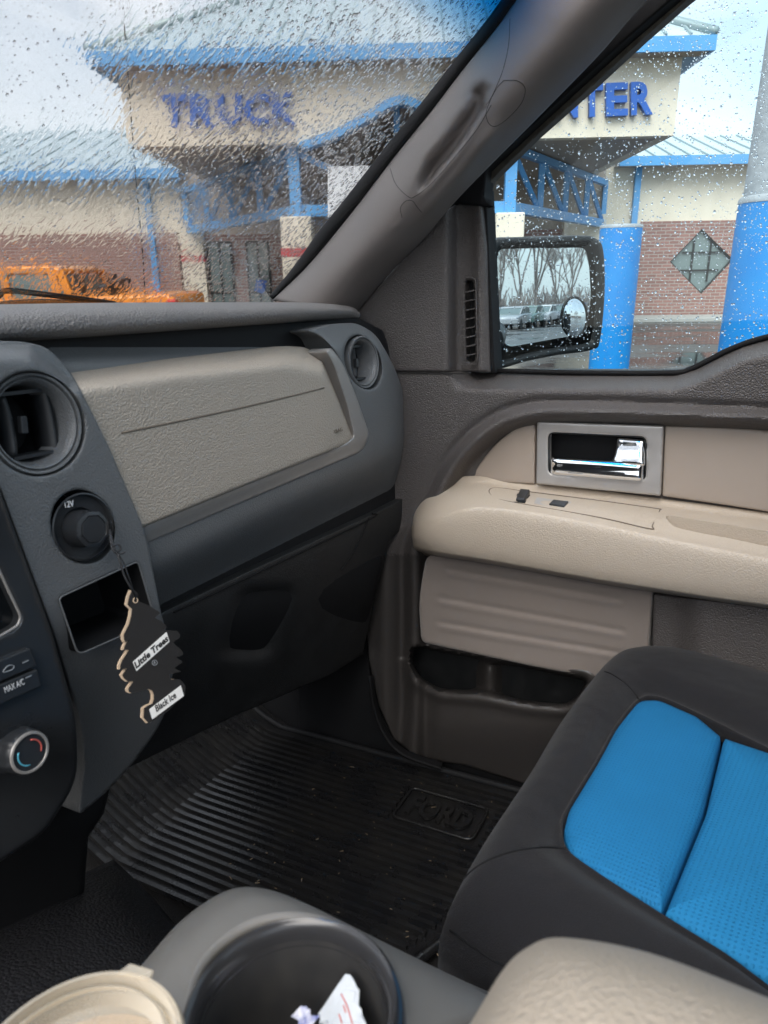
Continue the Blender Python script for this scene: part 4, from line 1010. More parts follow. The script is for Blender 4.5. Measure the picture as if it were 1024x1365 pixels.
tube('string_knot', [pt(150,728,0,-.487), pt(158,726,0,-.485), pt(161,732,0,-.484), pt(154,736,0,-.484), pt(150,731,0,-.486), pt(160,738,0,-.483), pt(167,736,0,-.481)], .0009, 'string_black', af)
tube('eyelet', [afp(180+3*math.cos(a_), 800+3.4*math.sin(a_), .0012) for a_ in np.linspace(0, 6.28, 14, endpoint=False)], .0005, 'card_edge', af, closed=True, k=0)

# takeaway tub with clear lid
tub = empty('food_tub', mtx=TRUCK)
tag(tub, 'round clear plastic tub with tabbed lid beside the cup holder', 'food tub')
tcn = pt(98, 1428, 2, -.28); TR = .0425
lathe('lid', [(TR,-.010),(TR*1.02,-.006),(TR*1.02,.000),(TR*.99,.003),(TR*.95,.003),(TR*.925,-.001),(TR*.90,-.003),(TR*.87,.001),(TR*.83,.002),(TR*.80,-.002),(TR*.78,-.006),(TR*.40,-.0065),(TR*.2,-.006),(.0001,-.006)], tcn, (0,0,1), 'clear_plastic', tub, n=90)
lathe('tub_wall', [(TR*.96,-.008),(TR*.93,-.03),(TR*.86,-.085),(TR*.80,-.088),(.0001,-.088)], tcn, (0,0,1), 'clear_plastic', tub, n=72)
lathe('contents', [(TR*.92,-.018),(TR*.90,-.03),(TR*.83,-.084),(.0001,-.085)][::-1]+[(.0001,-.019)], tcn, (0,0,1), mat('broth', (.30,.20,.10), .35, var=(40,.8,(.42,.33,.22)), bump=[('noise',120,.003)]), tub, n=60)
dtab = (pt(195,1290,2,-.283)-tcn); dtab.z = 0; dtab.normalize(); sv = Vector((-dtab.y, dtab.x, 0))
tp = [tcn+dtab*TR*.98-sv*.008, tcn+dtab*(TR+.004)-sv*.007, tcn+dtab*(TR+.005)+sv*.006, tcn+dtab*TR*.98+sv*.009]
prism('lid_tab', tp, (0,0,.0015), 'clear_plastic', tub, bevel=.0006)

# wrappers in the cup holder
def crumple(name, px, m, label, depthw, amp, seedv):
    P = [pt(x, y, 2, w_) for x, y, w_ in px]; n_ = 14
    a, b2, c2, d2 = P; bm = bmesh.new(); G = []
    for i in range(n_):
        r = []
        for j in range(n_):
            s_, t = i/(n_-1), j/(n_-1); p = a.lerp(b2, s_).lerp(d2.lerp(c2, s_), t)
            z = noise.noise(Vector((s_*3+seedv, t*3, seedv)))*amp+noise.noise(Vector((s_*8+seedv, t*8, 3)))*amp*.4
            r.append(bm.verts.new(p+Vector((z*.5, z*.5, z))))
        G.append(r)
    for i in range(n_-1):
        for j in range(n_-1): bm.faces.new([G[i][j], G[i+1][j], G[i+1][j+1], G[i][j+1]])
    o = finish(name, bm, m, None, smooth=False); o.matrix_world = TRUCK
    mo = o.modifiers.new('t', 'SOLIDIFY'); mo.thickness = .0006
    return tag(o, label, 'wrapper')
w1 = crumple('paper_wrapper', [(424,1352,-.345),(459,1303,-.330),(500,1372,-.334),(440,1400,-.35)], 'paper_white', 'crumpled white paper packet with faint red print in the cup holder', 0, .008, 1.3)
def bvh_world(o):
    bpy.context.view_layer.update(); return bvh_of(o)
for q_ in ([(455,1325),(463,1342),(470,1365)], [(458,1340),(461,1350)], [(452,1352),(456,1364)]): project_seam('red_print', w1, q_, 'red_ink', w1, .00035, .0003)
w2 = crumple('candy_wrapper', [(390,1351,-.348),(408,1343,-.345),(426,1356,-.345),(402,1385,-.352)], mat('wrapper_print', (.10,.13,.40), .4, var=(160,1.0,(.8,.8,.82))), 'small blue and white candy wrapper left of the paper packet', 0, .004, 5.2)

# rain on the side glass
bm = bmesh.new()
def drop(bm, o, n_, s, q, r, asp, nseg=7, h=.5):
    top = bm.verts.new(o+n_*r*h); rings = []
    for k_, (rr, hh) in enumerate(((.5,.87*h), (.87,.5*h), (1,0))):
        rings.append([bm.verts.new(o+n_*hh*r+(s*math.cos(2*math.pi*j/nseg)*rr+q*math.sin(2*math.pi*j/nseg)*rr*asp)*r) for j in range(nseg)])
    for j in range(nseg): bm.faces.new([top, rings[0][j], rings[0][(j+1)%nseg]])
    for A_, B_ in zip(rings, rings[1:]):
        for j in range(nseg): bm.faces.new([A_[j], B_[j], B_[(j+1)%nseg], A_[(j+1)%nseg]])
    bm.faces.new(rings[-1][::-1])
cnt = 0
while cnt < 2800:
    x = random.uniform(0, 690); y = random.uniform(-10, 402); lft = sstep(x, 120, 470)
    if random.random() > .25+.75*float(lft): continue
    P0 = scr(x, y)
    if P0[1] > 1.2: continue
    r = (.0005+.0007*float(lft))+(.0012+.0006*float(lft))*random.random()**2.2
    if x > (690-y*.84): continue
    drop(bm, Vector(P0+nW*.0089), Vector(nW), Vector((0,1,0)), Vector(dirW), r, random.uniform(.9,1.4), h=.42); cnt += 1
cnt = 0
while cnt < 5600:
    x = random.uniform(640, 1060); y = random.uniform(-20, 500)
    if not inside([(x, y)], winpoly)[0]: continue
    if noise.noise(Vector((x*.012, y*.012, 0))) < random.uniform(-.9, .25): continue
    r = .0005+.0011*random.random()**3.2
    if random.random() < .05: r += .0009
    drop(bm, pt(x, y, 1, 1.2492), Vector((0,1,0)), Vector((1,0,0)), Vector((0,0,1)), r, random.uniform(.9,1.25)); cnt += 1
dr = finish('raindrops', bm, 'water_drop', None); dr.matrix_world = TRUCK
tag(dr, 'small round raindrops clinging to the windscreen and the passenger window', 'raindrops', kind='stuff')

# ================================================================== OUTSIDE
BR = R(-2.5); BO = Vector((.47, 16.5, 0))
bld = empty('store_building', BO, BR)
tag(bld, 'beige and brick shop with pale metal roofs, blue trusses and a lettered entrance canopy', 'building')
BM = Matrix.Translation(BO) @ Matrix.Rotation(BR, 4, 'Z'); BI = BM.inverted()
def bp(px, py, d):       # building-local point on the plane y = d
    e = BI @ EYE; r = BI.to_3x3() @ Vector(RC @ cray(px, py)); return e+r*((d-e.y)/r.y)
DW = 7.9; 
zf0 = bp(530,190,0).z; 
ZE, ZF = 5.62, 4.22      # eave and underside of the canopy box
XL, XR = bp(165,150,0).x, bp(904,130,0).x
# wings
XWL, XWR = -26, bp(1024,300,DW).x+16
ZB = 2.88; ZW = 4.55
XA, XB_ = bp(246,330,DW).x, bp(800,330,DW).x
XBL, XBR = bp(238,330,DW).x, bp(850,330,DW).x
box('wing_wall', (XWL, DW, ZB), (XA, DW+.3, ZW), 'stucco', bld)
box('wing_wall', (XB_, DW, ZB-.0), (XWR, DW+.3, ZW+.1), 'stucco', bld)
box('brick_base', (XWL, DW-.05, 0), (XBL, DW+.25, ZB), 'brick', bld)
# right brick with diamond opening
dpts = [bp(936,305,DW-.05), bp(978,346,DW-.05), bp(935,392,DW-.05), bp(893,349,DW-.05)]
def wall_with_hole(name, x0, x1, z0, z1, y, th, hole, m, parent):
    bm = bmesh.new(); o_ = [bm.verts.new((x, y, z)) for x, z in ((x0,z0),(x1,z0),(x1,z1),(x0,z1))]; h_ = [bm.verts.new(p) for p in hole]
    es = [bm.edges.new((o_[i], o_[(i+1)%4])) for i in range(4)]+[bm.edges.new((h_[i], h_[(i+1)%len(h_)])) for i in range(len(h_))]
    r = bmesh.ops.triangle_fill(bm, use_beauty=True, use_dissolve=False, edges=es)
    fs = [g for g in r['geom'] if isinstance(g, bmesh.types.BMFace)]
    r = bmesh.ops.extrude_face_region(bm, geom=fs); bmesh.ops.translate(bm, vec=(0,th,0), verts=[g for g in r['geom'] if isinstance(g, bmesh.types.BMVert)])
    return finish(name, bm, m, parent, smooth=False)
wall_with_hole('brick_base', XBR, XWR, 0, ZB+.1, DW-.05, .3, dpts, 'brick', bld)
box('wall_plinth', (XB_, DW-.02, 0), (XBR, DW+.2, ZB+.1), 'stucco', bld)
dw = empty('diamond_window'); dw.parent = bld
cd = sum(dpts, Vector())/4
prism('window_pane', [cd+(p-cd)*1.0+Vector((0,.14,0)) for p in dpts], (0,.02,0), 'dark_glass', dw)
bm = bmesh.new()
for i in range(4): beam_bm(bm, dpts[i]+Vector((0,.08,0)), dpts[(i+1)%4]+Vector((0,.08,0)), .07, .09)
for f, e_ in ((-.27,.66), (.27,.66)):
    beam_bm(bm, Vector((cd.x+f, cd.y+.1, cd.z-e_*.95)), Vector((cd.x+f, cd.y+.1, cd.z+e_*.95)), .045, .05)
    beam_bm(bm, Vector((cd.x-e_*.9, cd.y+.1, cd.z+f)), Vector((cd.x+e_*.9, cd.y+.1, cd.z+f)), .045, .05)
finish('window_frame', bm, 'window_frame_dark', dw, smooth=False)
# wing roofs with seams
def roof(name, e0, e1, r1, r0, parent, nseam, th=.06, mm='metal_roof'):
    """sheet between eave e0-e1 and ridge r0-r1"""
    e0, e1, r1, r0 = map(Vector, (e0, e1, r1, r0)); nrm = (e1-e0).cross(r0-e0).normalized()
    if nrm.z < 0: nrm = -nrm
    o_ = prism(name, [e0, e1, r1, r0], -nrm*th, mm, parent)
    bm = bmesh.new()
    ex = (e1-e0); L_ = ex.length; ex.normalize(); up = nrm.cross(ex).normalized()
    if up.z < 0: up = -up
    for i in range(nseam+1):
        x = L_*i/nseam; p = e0+ex*x
        # clip to the sheet polygon
        poly = [e0, e1, r1, r0]; tm = 0
        for a_, b2 in zip(poly, poly[1:]+poly[:1]):
            d = b2-a_; den = up.cross(d).dot(nrm)
            if abs(den) < 1e-6: continue
            t = (a_-p).cross(d).dot(nrm)/den; s_ = (a_-p).cross(up).dot(nrm)/den
            if t > .02 and -.001 <= s_ <= 1.001: tm = max(tm, t)
        if tm > .1: beam_bm(bm, p+nrm*.02, p+up*tm+nrm*.02, .035, .05, up=nrm)
    finish('roof_seam', bm, 'roof_seam', o_, smooth=False)
    return o_
ov = .6; sl = .42
yE = DW-ov
rr = 6.0
roof('wing_roof', (XWL, yE, ZW+.12), (bp(238,228,yE).x, yE, ZW+.12), (bp(238,228,yE).x, yE+rr, ZW+.12+rr*.36), (XWL, yE+rr, ZW+.12+rr*.36), bld, 34)
xr0 = bp(826,212,yE).x
roof('wing_roof', (xr0, yE, ZW+.2), (XWR, yE, ZW+.2), (XWR, yE+3.4, ZW+.2+3.4*.30), (xr0+.2, yE+3.4, ZW+.2+3.4*.30), bld, 40)
box('eave_band', (XWL, yE-.08, ZW-.12), (bp(238,228,yE).x, yE-.01, ZW+.15), 'blue_metal', bld)
box('eave_band', (xr0, yE-.08, ZW-.04), (XWR, yE-.01, ZW+.22), 'blue_metal', bld)
box('eave_soffit', (XWL, yE, ZW-.10), (bp(238,228,yE).x, DW, ZW-.04), 'soffit_panel', bld)
box('eave_soffit', (xr0, yE, ZW-.02), (XWR, DW, ZW+.04), 'soffit_panel', bld)
# downspouts
for a_, b2 in (((194,240),(209,392)), ((852,222),(847,300))):
    q1 = bp(*a_, DW-.12); box('downspout', (q1.x-.09, DW-.2, .1), (q1.x+.09, DW-.06, ZW), 'blue_metal', bld)
# canopy box: front fascia with arch
arch_px = [(398,206),(402,203),(450,174),(495,149),(516,135),(535,129),(554,134),(574,147),(630,168),(686,188),(690,196)]
ax_ = [bp(x, y, 0) for x, y in arch_px]
bm = bmesh.new()
fp = [Vector((XL,0,ZE)), Vector((XL,0,ZF))]+[Vector((max(p.x, XL), 0, max(p.z, ZF))) for p in ax_[1:-1]]+[Vector((XR,0,ZF)), Vector((XR,0,ZE))]
fp[2].z = ZF; fp[-3].z = ZF
vs2 = [bm.verts.new(p) for p in fp]; f_ = bm.faces.new(vs2)
r = bmesh.ops.extrude_face_region(bm, geom=[f_]); bmesh.ops.translate(bm, vec=(0,.3,0), verts=[g for g in r['geom'] if isinstance(g, bmesh.types.BMVert)])
bmesh.ops.triangulate(bm, faces=[f for f in bm.faces if len(f.verts) > 4])
finish('canopy_fascia', bm, 'stucco', bld, smooth=False)
bm = bmesh.new()
for a_, b2 in zip(fp[2:-2], fp[3:-2]): beam_bm(bm, a_+Vector((0,.05,-.07)), b2+Vector((0,.05,-.07)), .16, .42)
finish('arch_trim', bm, 'blue_metal', bld, smooth=False)
xc = (XL+XR)/2
# side faces and underside (open in the middle bay behind the arch)
box('canopy_side', (XL, .3, ZF), (XL+.25, DW+1, ZE), 'stucco', bld)
box('canopy_side', (XR-.25, .3, ZF), (XR, DW+1, ZE), 'stucco', bld)
xa0, xa1 = fp[2].x, fp[-3].x
box('canopy_soffit', (XL+.25, .3, ZF), (xa0, DW, ZF+.08), 'soffit_panel', bld)
box('canopy_soffit', (xa1, .3, ZF), (XR-.25, DW, ZF+.08), 'soffit_panel', bld)
box('vault_side', (xa0-.1, .3, ZF+.08), (xa0, DW, ZE-.1), 'soffit_panel', bld)
box('vault_side', (xa1, .3, ZF+.08), (xa1+.1, DW, ZE-.1), 'soffit_panel', bld)
box('vault_ceiling', (xa0, .3, ZE-.2), (xa1, DW, ZE-.1), 'soffit_panel', bld)
box('entrance_wall', (XA, DW, 2.3), (XB_, DW+.3, ZE-.1), 'soffit_panel', bld)
# eave band and pyramid roof
ev = .45
x0, x1 = XL-ev, XR+ev
box('eave_band', (x0, -ev-.06, ZE-.02), (x1, -ev, ZE+.24), 'blue_metal', bld)
box('eave_band', (x0, -ev, ZE-.02), (x0+.06, DW+1.5, ZE+.24), 'blue_metal', bld)
box('eave_band', (x1-.06, -ev, ZE-.02), (x1, DW+1.5, ZE+.24), 'blue_metal', bld)
box('eave_soffit', (x0+.06, -ev, ZE+.0), (x1-.06, 0, ZE+.05), 'soffit_panel', bld)
Hh = 3.6; yb = 6.0; xm = (x0+x1)/2
roof('canopy_roof', (x0, -ev, ZE+.25), (x1, -ev, ZE+.25), (xm+.6, yb, ZE+.25+Hh), (xm-.6, yb, ZE+.25+Hh), bld, 26)
roof('canopy_roof', (x1, -ev, ZE+.25), (x1, 14, ZE+.25), (xm+.6, 9, ZE+.25+Hh), (xm+.6, yb, ZE+.25+Hh), bld, 40)
roof('canopy_roof', (x0, 14, ZE+.25), (x0, -ev, ZE+.25), (xm-.6, yb, ZE+.25+Hh), (xm-.6, 9, ZE+.25+Hh), bld, 40)
for s_ in (1, -1): tube('ridge_cap', [(xm+s_*(x1-xm), -ev, ZE+.3), (xm+s_*.6, yb, ZE+.3+Hh)], .09, 'roof_seam', bld, n=6, k=0)
# columns and trusses
YC = -.1+.5
cols = []
for (a_, b2) in ((375,416), (660,698)):
    q1, q2 = bp(a_, 330, YC-.3), bp(b2, 330, YC-.3)
    zt = bp(395 if a_ < 500 else 680, 288 if a_ < 500 else 283, YC-.3).z
    box('entrance_column', (q1.x, YC-.3, 0), (q2.x, YC+.35, zt), 'stucco', bld, bevel=.03)
    xm_ = (q1.x+q2.x)/2
    cols.append((xm_, zt))
    box('column_band', (q1.x-.01, YC-.31, 1.98), (q2.x+.01, YC+.36, 2.16), 'red_band', bld)
    box('truss_post', (xm_-.12, YC-.15, zt), (xm_+.12, YC+.1, ZF+.3), 'blue_metal', bld)
def truss(xc_, zt, xw, sgn):
    A0 = Vector((xc_, YC, zt+.12)); A1 = Vector((xc_, YC, ZF-.12)); B0 = Vector((xw, DW-.1, zt+.12)); B1 = Vector((xw, DW-.1, ZF-.12))
    n_ = 4; bm = bmesh.new()
    beam_bm(bm, A0, B0, .22, .22); beam_bm(bm, A1, B1, .16, .16)
    for i in range(1, n_+1):
        t = i/n_; beam_bm(bm, A0.lerp(B0, t), A1.lerp(B1, t), .14, .14)
    for i in range(n_):
        beam_bm(bm, A1.lerp(B1, i/n_), A0.lerp(B0, (i+1)/n_), .11, .11)
    finish('roof_truss', bm, 'blue_metal', bld, smooth=False)
truss(cols[0][0], cols[0][1], bp(250,300,DW-.1).x, -1)
truss(cols[1][0], cols[1][1], bp(803,300,DW-.1).x, 1)
beams('entrance_beam', [((cols[0][0], YC, cols[0][1]+.12), (cols[1][0], YC, cols[1][1]+.12))], .24, .22, 'blue_metal', bld)
# fan of struts below the arch
kz = cols[0][1]+.12
for sg_ in [((cols[0][0], YC, ZF-.1), (cols[0][0]+1.0, YC, ZF-.55)), ((xc, YC, ZF-.6), (xc, YC, ax_[5].z-.1)), ((cols[1][0], YC, ZF-.1), (cols[1][0]-1.0, YC, ZF-.55))]: beams('arch_strut', [sg_], .13, .13, 'blue_metal', bld)
# white banner board
b0, b1, b2_, b3 = bp(437,222,YC-.2), bp(600,218,YC-.2), bp(600,288,YC-.2), bp(437,292,YC-.2)
bn = prism('banner_board', [b0, b1, b2_, b3], (0,.05,0), 'banner_white', bld)
prism('banner_mark', [bp(x, y, YC-.203) for x, y in ((485,245),(491,243),(496,250),(490,253))], (0,-.01,0), 'blue_metal', bn)
# entrance: recessed brick wall, doors, pier
zt_b = bp(320,312,DW).z
box('entrance_brick', (bp(267,350,DW).x, DW-.12, 0), (bp(800,350,DW).x, DW-.01, zt_b), 'brick', bld)
box('entrance_pier', (XA-.02, DW-.35, 0), (bp(276,340,DW).x, DW+.1, 3.2), 'stucco', bld)
box('pier_band', (XA-.03, DW-.36, 1.98), (bp(276,340,DW).x+.01, DW+.11, 2.16), 'red_band', bld)
box('entrance_pier', (bp(797,340,DW).x-1.2, DW-.35, 0), (XB_+.02, DW+.1, 3.2), 'stucco', bld)
for a_, b2 in ((277,308), (329,358)):
    q1, q2 = bp(a_, 330, DW-.15), bp(b2, 330, DW-.15)
    d_ = empty('glass_door'); d_.parent = bld
    box('door_glass', (q1.x, DW-.16, .1), (q2.x, DW-.13, zt_b-.25), 'dark_glass', d_)
    bm = bmesh.new(); z1 = zt_b-.25
    for s0, s1 in (((q1.x,z1),(q2.x,z1)), ((q1.x,.1),(q1.x,z1)), ((q2.x,.1),(q2.x,z1)), ((q1.x,1.0),(q2.x,1.0)), (((q1.x+q2.x)/2,.1),((q1.x+q2.x)/2,z1))):
        beam_bm(bm, (s0[0], DW-.17, s0[1]), (s1[0], DW-.17, s1[1]), .07, .05)
    finish('door_frame_metal', bm, 'window_frame_dark', d_, smooth=False)
# posters beside the door
prism('window_poster', [bp(x, y, DW-.2) for x, y in ((342,372),(356,374),(352,392),(339,388))], (0,.02,0), 'letter_blue', bld)
# sign letters
sg = empty('store_sign'); sg.parent = bld
def word(s, x0, yb0, x1, yb1, h, gap=.16):
    n_ = len(s); 
    for i, ch_ in enumerate(s):
        w_ = (x1-x0)/n_; xa = x0+w_*i+w_*gap*.4; xb = xa+w_*(1-gap*.8)
        ya = yb0+(yb1-yb0)*(xa-x0)/(x1-x0); yb_ = yb0+(yb1-yb0)*(xb-x0)/(x1-x0)
        text('sign_letter', ch_, bp(xa, ya, -.02), bp(xb, yb_, -.02), bp(xa, ya-h, -.02), 'letter_blue', sg, .13, bold=.035)
word('TRUCK', 217, 171, 398, 167, 43)
word('CENTER', 672, 162, 870, 154, 44)
for o_ in sg.children: pass

# poles with blue sleeves
def sleeve(name, x, y, r, ztop, label, cat, pole=None, square=False):
    e = empty(name, (x, y, 0)); tag(e, label, cat)
    if square: pass
    lathe('sleeve', [(r,0),(r,ztop-.03),(r*.98,ztop),(r*.8,ztop+.005)]+([(.0001,ztop+.01)] if not pole else []), (0,0,0), (0,0,1), 'sleeve_blue', e, n=40)
    lathe('sleeve_cap', [(r*1.005,ztop-.02),(r*1.015,ztop+.0),(r*.97,ztop+.02)], (0,0,0), (0,0,1), 'pole_grey', e, n=40)
    if pole: lathe('pole_shaft', [(pole*1.0,ztop-.1),(pole*.97,4),(pole*.9,9)], (0,0,0), (0,0,1), 'pole_grey', e, n=28)
    return e
d1 = 9.0; q1, q2 = wat(793,400,d1), wat(846,400,d1)
sleeve('bollard', (q1.x+q2.x)/2, d1, (q2.x-q1.x)/2, wat(820,302,d1).z, 'thick bright blue bollard seen just right of the side mirror', 'bollard')
d2 = 4.6; q1 = wat(975,380,d2); rad = .30
cxp = q1.x+rad*1.01
sleeve('light_pole', cxp, d2+.0, rad, wat(1000,266,d2).z, 'tall grey light pole with a bright blue sleeve round its foot', 'light pole', pole=rad*.93)

# orange pickup
op = empty('orange_pickup', (0,0,0)); tag(op, 'bright orange pickup parked in front of the brick wall', 'pickup truck')
DT = 13.0
q = wat(250,385,DT); op.location = (q.x-5.92, DT, -.10); op.rotation_euler = (0,0,R(-2))
def lofted(name, secs, m, parent, closed=True):
    return surf(name, secs, m, parent, n=4, closed=closed)
W2 = .98
body = [(0,.75),(0,1.0),(.15,1.22),(1.0,1.32),(1.75,1.36),(2.3,1.38),(3.4,1.40),(3.9,1.42),(5.6,1.45),(5.72,1.40),(5.75,.7),(5.4,.55),(.3,.5)]
def side_prism(name, pts, y0, y1, m, parent, bevel=.05):
    return prism(name, [(x, y0, z) for x, z in pts], (0, y1-y0, 0), m, parent, bevel=bevel, smooth=True)
def bump_body(pts): return pts
side_prism('body', body, 0, 2*W2, 'truck_orange', op)
cab = [(1.55,1.36),(2.25,1.86),(2.5,1.93),(3.55,1.93),(3.78,1.88),(3.9,1.40)]
side_prism('cab_roof', [(2.2,1.84),(2.5,1.93),(3.55,1.94),(3.8,1.88),(3.78,1.80),(2.3,1.80)], .10, 1.86, 'truck_orange', op, .04)
side_prism('cab_glass', [(1.62,1.36),(2.28,1.81),(3.72,1.82),(3.84,1.40)], .14, 1.82, 'dark_glass', op, .02)
bm = bmesh.new()
for a_, b2 in (((1.58,1.36),(2.28,1.84)), ((2.75,1.38),(2.72,1.85)), ((3.86,1.38),(3.74,1.86)), ((3.62,1.38),(3.6,1.86))):
    for yy in (.12, 1.84): beam_bm(bm, (a_[0], yy, a_[1]), (b2[0], yy, b2[1]), .13, .06)
finish('cab_pillar', bm, 'truck_orange', op, smooth=False)
beams('headache_rack', [((4.0,.2,1.42),(4.0,.2,1.78)), ((4.0,1.7,1.42),(4.0,1.7,1.78)), ((4.0,.2,1.76),(4.0,1.7,1.76)), ((4.35,.25,1.45),(4.35,1.6,1.62))], .12, .25, 'window_frame_dark', op)
for x_ in (1.0, 4.65):
    for yy in (-.02, 1.72):
        w_ = lathe('wheel', [(.0001,0),(.2,.0),(.22,.03),(.34,.02),(.39,.05),(.39,.22),(.34,.26),(.0001,.26)], (x_, yy, .39), (0,1,0), 'tyre', op, n=28)
box('tail_light', (5.58,-.02,.98), (5.76,.12,1.36), 'tail_red', op, bevel=.02)
box('bumper', (5.7,.1,.5), (5.95,1.86,.72), 'bezel_satin', op, bevel=.03)
box('side_window_mirror', (2.0,-.28,1.4), (2.1,-.05,1.62), 'truck_orange', op, bevel=.02)

# ground, kerb, walk
bm = bmesh.new()
vs3 = [bm.verts.new(p) for p in ((-600,-600,0),(600,-600,0),(600,600,0),(-600,600,0))]; bm.faces.new(vs3)
g_ = finish('ground', bm, 'wet_asphalt', None, smooth=False); tag(g_, 'wet dark asphalt parking lot', 'ground', kind='structure')
pv = prism('pavement', [BM @ Vector(p) for p in ((-27,DW-1.6,.0),(24,DW-1.6,.0),(24,DW-.1,.0),(-27,DW-.1,.0))], (0,0,.13), 'concrete', None, bevel=.02)
tag(pv, 'concrete walk along the foot of the brick wall', 'pavement', kind='structure')

# --- what the mirror shows: parked cars and bare trees behind
BD = Vector((tgt.x, tgt.y, 0)).normalized(); mpos = t2w(cen_m); mpos.z = 0
BS = Vector((-BD.y, BD.x, 0))         # sideways
def car(label, paint, dist, side, rz, long_=4.5, h=1.45):
    e = empty('parked_car', mpos+BD*dist+BS*side, rz); tag(e, label, 'car', 'cars parked in the row behind')
    L2 = long_
    side_prism('body', [(0,.35),(0,.72),(.1,.82),(1.1,.95),(2.2,.98),(3.8,.98),(L2-.05,.92),(L2,.7),(L2,.35)], -.9, .9, paint, e, .08)
    side_prism('cabin_glass', [(1.05,.94),(1.75,h-.06),(3.2,h-.04),(3.95,.96)], -.78, .78, 'dark_glass', e, .04)
    side_prism('roof', [(1.65,h-.1),(1.8,h-.02),(3.1,h),(3.3,h-.08),(3.2,h-.10)], -.74, .74, paint, e, .03)
    bm = bmesh.new()
    for a_, b2 in (((1.05,.94),(1.72,h-.06)), ((2.45,.96),(2.45,h-.05)), ((3.95,.95),(3.22,h-.06))):
        for yy in (-.77,.77): beam_bm(bm, (a_[0],yy,a_[1]), (b2[0],yy,b2[1]), .09, .05)
    finish('cabin_pillar', bm, paint, e, smooth=False)
    for x_ in (.85, L2-.9):
        for yy in (-.92, .72): lathe('wheel', [(.0001,0),(.18,0),(.2,.03),(.31,.02),(.33,.05),(.33,.18),(.0001,.2)], (x_, yy, .33), (0,1,0), 'tyre', e, n=24)
    for yy in (-.62,.62): 
        box('headlight', (-.02,yy-.16,.62), (.12,yy+.16,.76), 'banner_white', e, bevel=.02)
    return e
ang = math.atan2(BS.y, BS.x)
car('silver green sedan nearest in the mirror view', 'paint_silver', 24, 0, ang+R(200)) if False else None
CARS = [('light silver sedan at the near end of the reflected car row', 'paint_silver', 46.0, -2.6, 12), ('grey green hatchback second in the reflected car row', 'paint_green', 49.2, -1.7, 12),
        ('white sedan in the middle of the reflected car row', 'paint_white', 52.4, -0.7, 12), ('dark grey car behind the white sedan in the reflected row', 'paint_grey', 55.6, 0.3, 12),
        ('white hatchback at the far end of the reflected row', 'paint_white', 58.8, 1.3, 12), ('dark navy car last in the reflected row', 'paint_navy', 62.0, 2.3, 12)]
for lb, pn, ds, sd_, an in CARS: car(lb, pn, ds, sd_, math.atan2(BD.y, BD.x)+R(an))
def bare_tree(x, y, h, seed_, label):
    rn = random.Random(seed_); e = empty('bare_tree', (x, y, 0)); tag(e, label, 'tree', 'bare trees behind the parked cars')
    bmt = bmesh.new(); bmb = bmesh.new()
    def limb(bm, p, d, l, r, lev):
        n_ = 3; pts = [p]
        for i in range(n_):
            d = (d+Vector((rn.uniform(-.16,.16), rn.uniform(-.16,.16), rn.uniform(-.03,.10)))).normalized(); pts.append(pts[-1]+d*l/n_)
        for i in range(n_): beam_bm(bm, pts[i], pts[i+1], 2*r*(1-.25*i/n_), 2*r*(1-.25*i/n_), up=(.3,.9,.1))
        if lev > 0:
            for k_ in range(rn.randint(3,5) if lev > 1 else 4):
                t = rn.uniform(.3, 1); i = min(n_-1, int(t*n_)); q = pts[i].lerp(pts[i+1], t*n_-i)
                nd = (d+Vector((rn.uniform(-.8,.8), rn.uniform(-.8,.8), rn.uniform(.0,.6)))).normalized()
                limb(bmb, q, nd, l*rn.uniform(.45,.65), r*.5, lev-1)
    p = Vector((0,0,0)); hh = h*.28
    beam_bm(bmt, p, p+Vector((0,0,hh)), h*.016, h*.016, up=(0,1,0))
    for k_ in range(4): limb(bmb, Vector((0,0,hh*(.5+.16*k_))), Vector((rn.uniform(-.35,.35), rn.uniform(-.35,.35), 1)).normalized(), h*.42, h*.0062, 3)
    finish('trunk', bmt, 'bark', e, smooth=False); finish('crown', bmb, 'bark', e, smooth=False)
    return e
ords = ['first','second','third','fourth','fifth','sixth','seventh','eighth']
for i in range(8):
    ds = 66+(i*7) % 19; sd_ = -6.3+i*1.8
    q = mpos+BD*ds+BS*sd_
    bare_tree(q.x, q.y, 10+(i*5) % 4, 40+i, 'leafless tree, %s from the left of those reflected in the side mirror' % ords[i])
# brushy undergrowth
bm = bmesh.new()
for _ in range(5000):
    ds = random.uniform(60, 84); sd_ = random.uniform(-20, 20); q = mpos+BD*ds+BS*sd_; h = random.uniform(.6, 3.6)*random.random()**.5
    d = Vector((random.uniform(-.5,.5), random.uniform(-.5,.5), 1)).normalized(); beam_bm(bm, q, q+d*h, .05, .05, up=(0,1,0))
ug = finish('undergrowth', bm, 'bark', None, smooth=False); tag(ug, 'brown leafless brush under the bare trees', 'undergrowth', kind='stuff')

# ================================================================== LIGHT, SKY, CAMERA
w = bpy.data.worlds.new('World'); sc.world = w; w.use_nodes = True; nt = w.node_tree; L = nt.links.new
bg = nt.nodes['Background']; out = nt.nodes['World Output']
SUN_EL, SUN_ROT = 52, 200
sky = N(nt, 'ShaderNodeTexSky', sky_type='NISHITA', sun_disc=False, sun_elevation=R(SUN_EL), sun_rotation=R(SUN_ROT)); sky.air_density = 1; sky.dust_density = 3
L(sky.outputs[0], bg.inputs[0]); bg.inputs[1].default_value = .07
tc = N(nt, 'ShaderNodeTexCoord'); mp = N(nt, 'ShaderNodeMapping'); mp.inputs['Scale'].default_value = (1,1,2.2); L(tc.outputs['Generated'], mp.inputs[0])
nz = N(nt, 'ShaderNodeTexNoise'); nz.inputs['Scale'].default_value = 2.6; nz.inputs['Detail'].default_value = 7; nz.inputs['Roughness'].default_value = .55; nz.inputs['Distortion'].default_value = .6; L(mp.outputs[0], nz.inputs['Vector'])
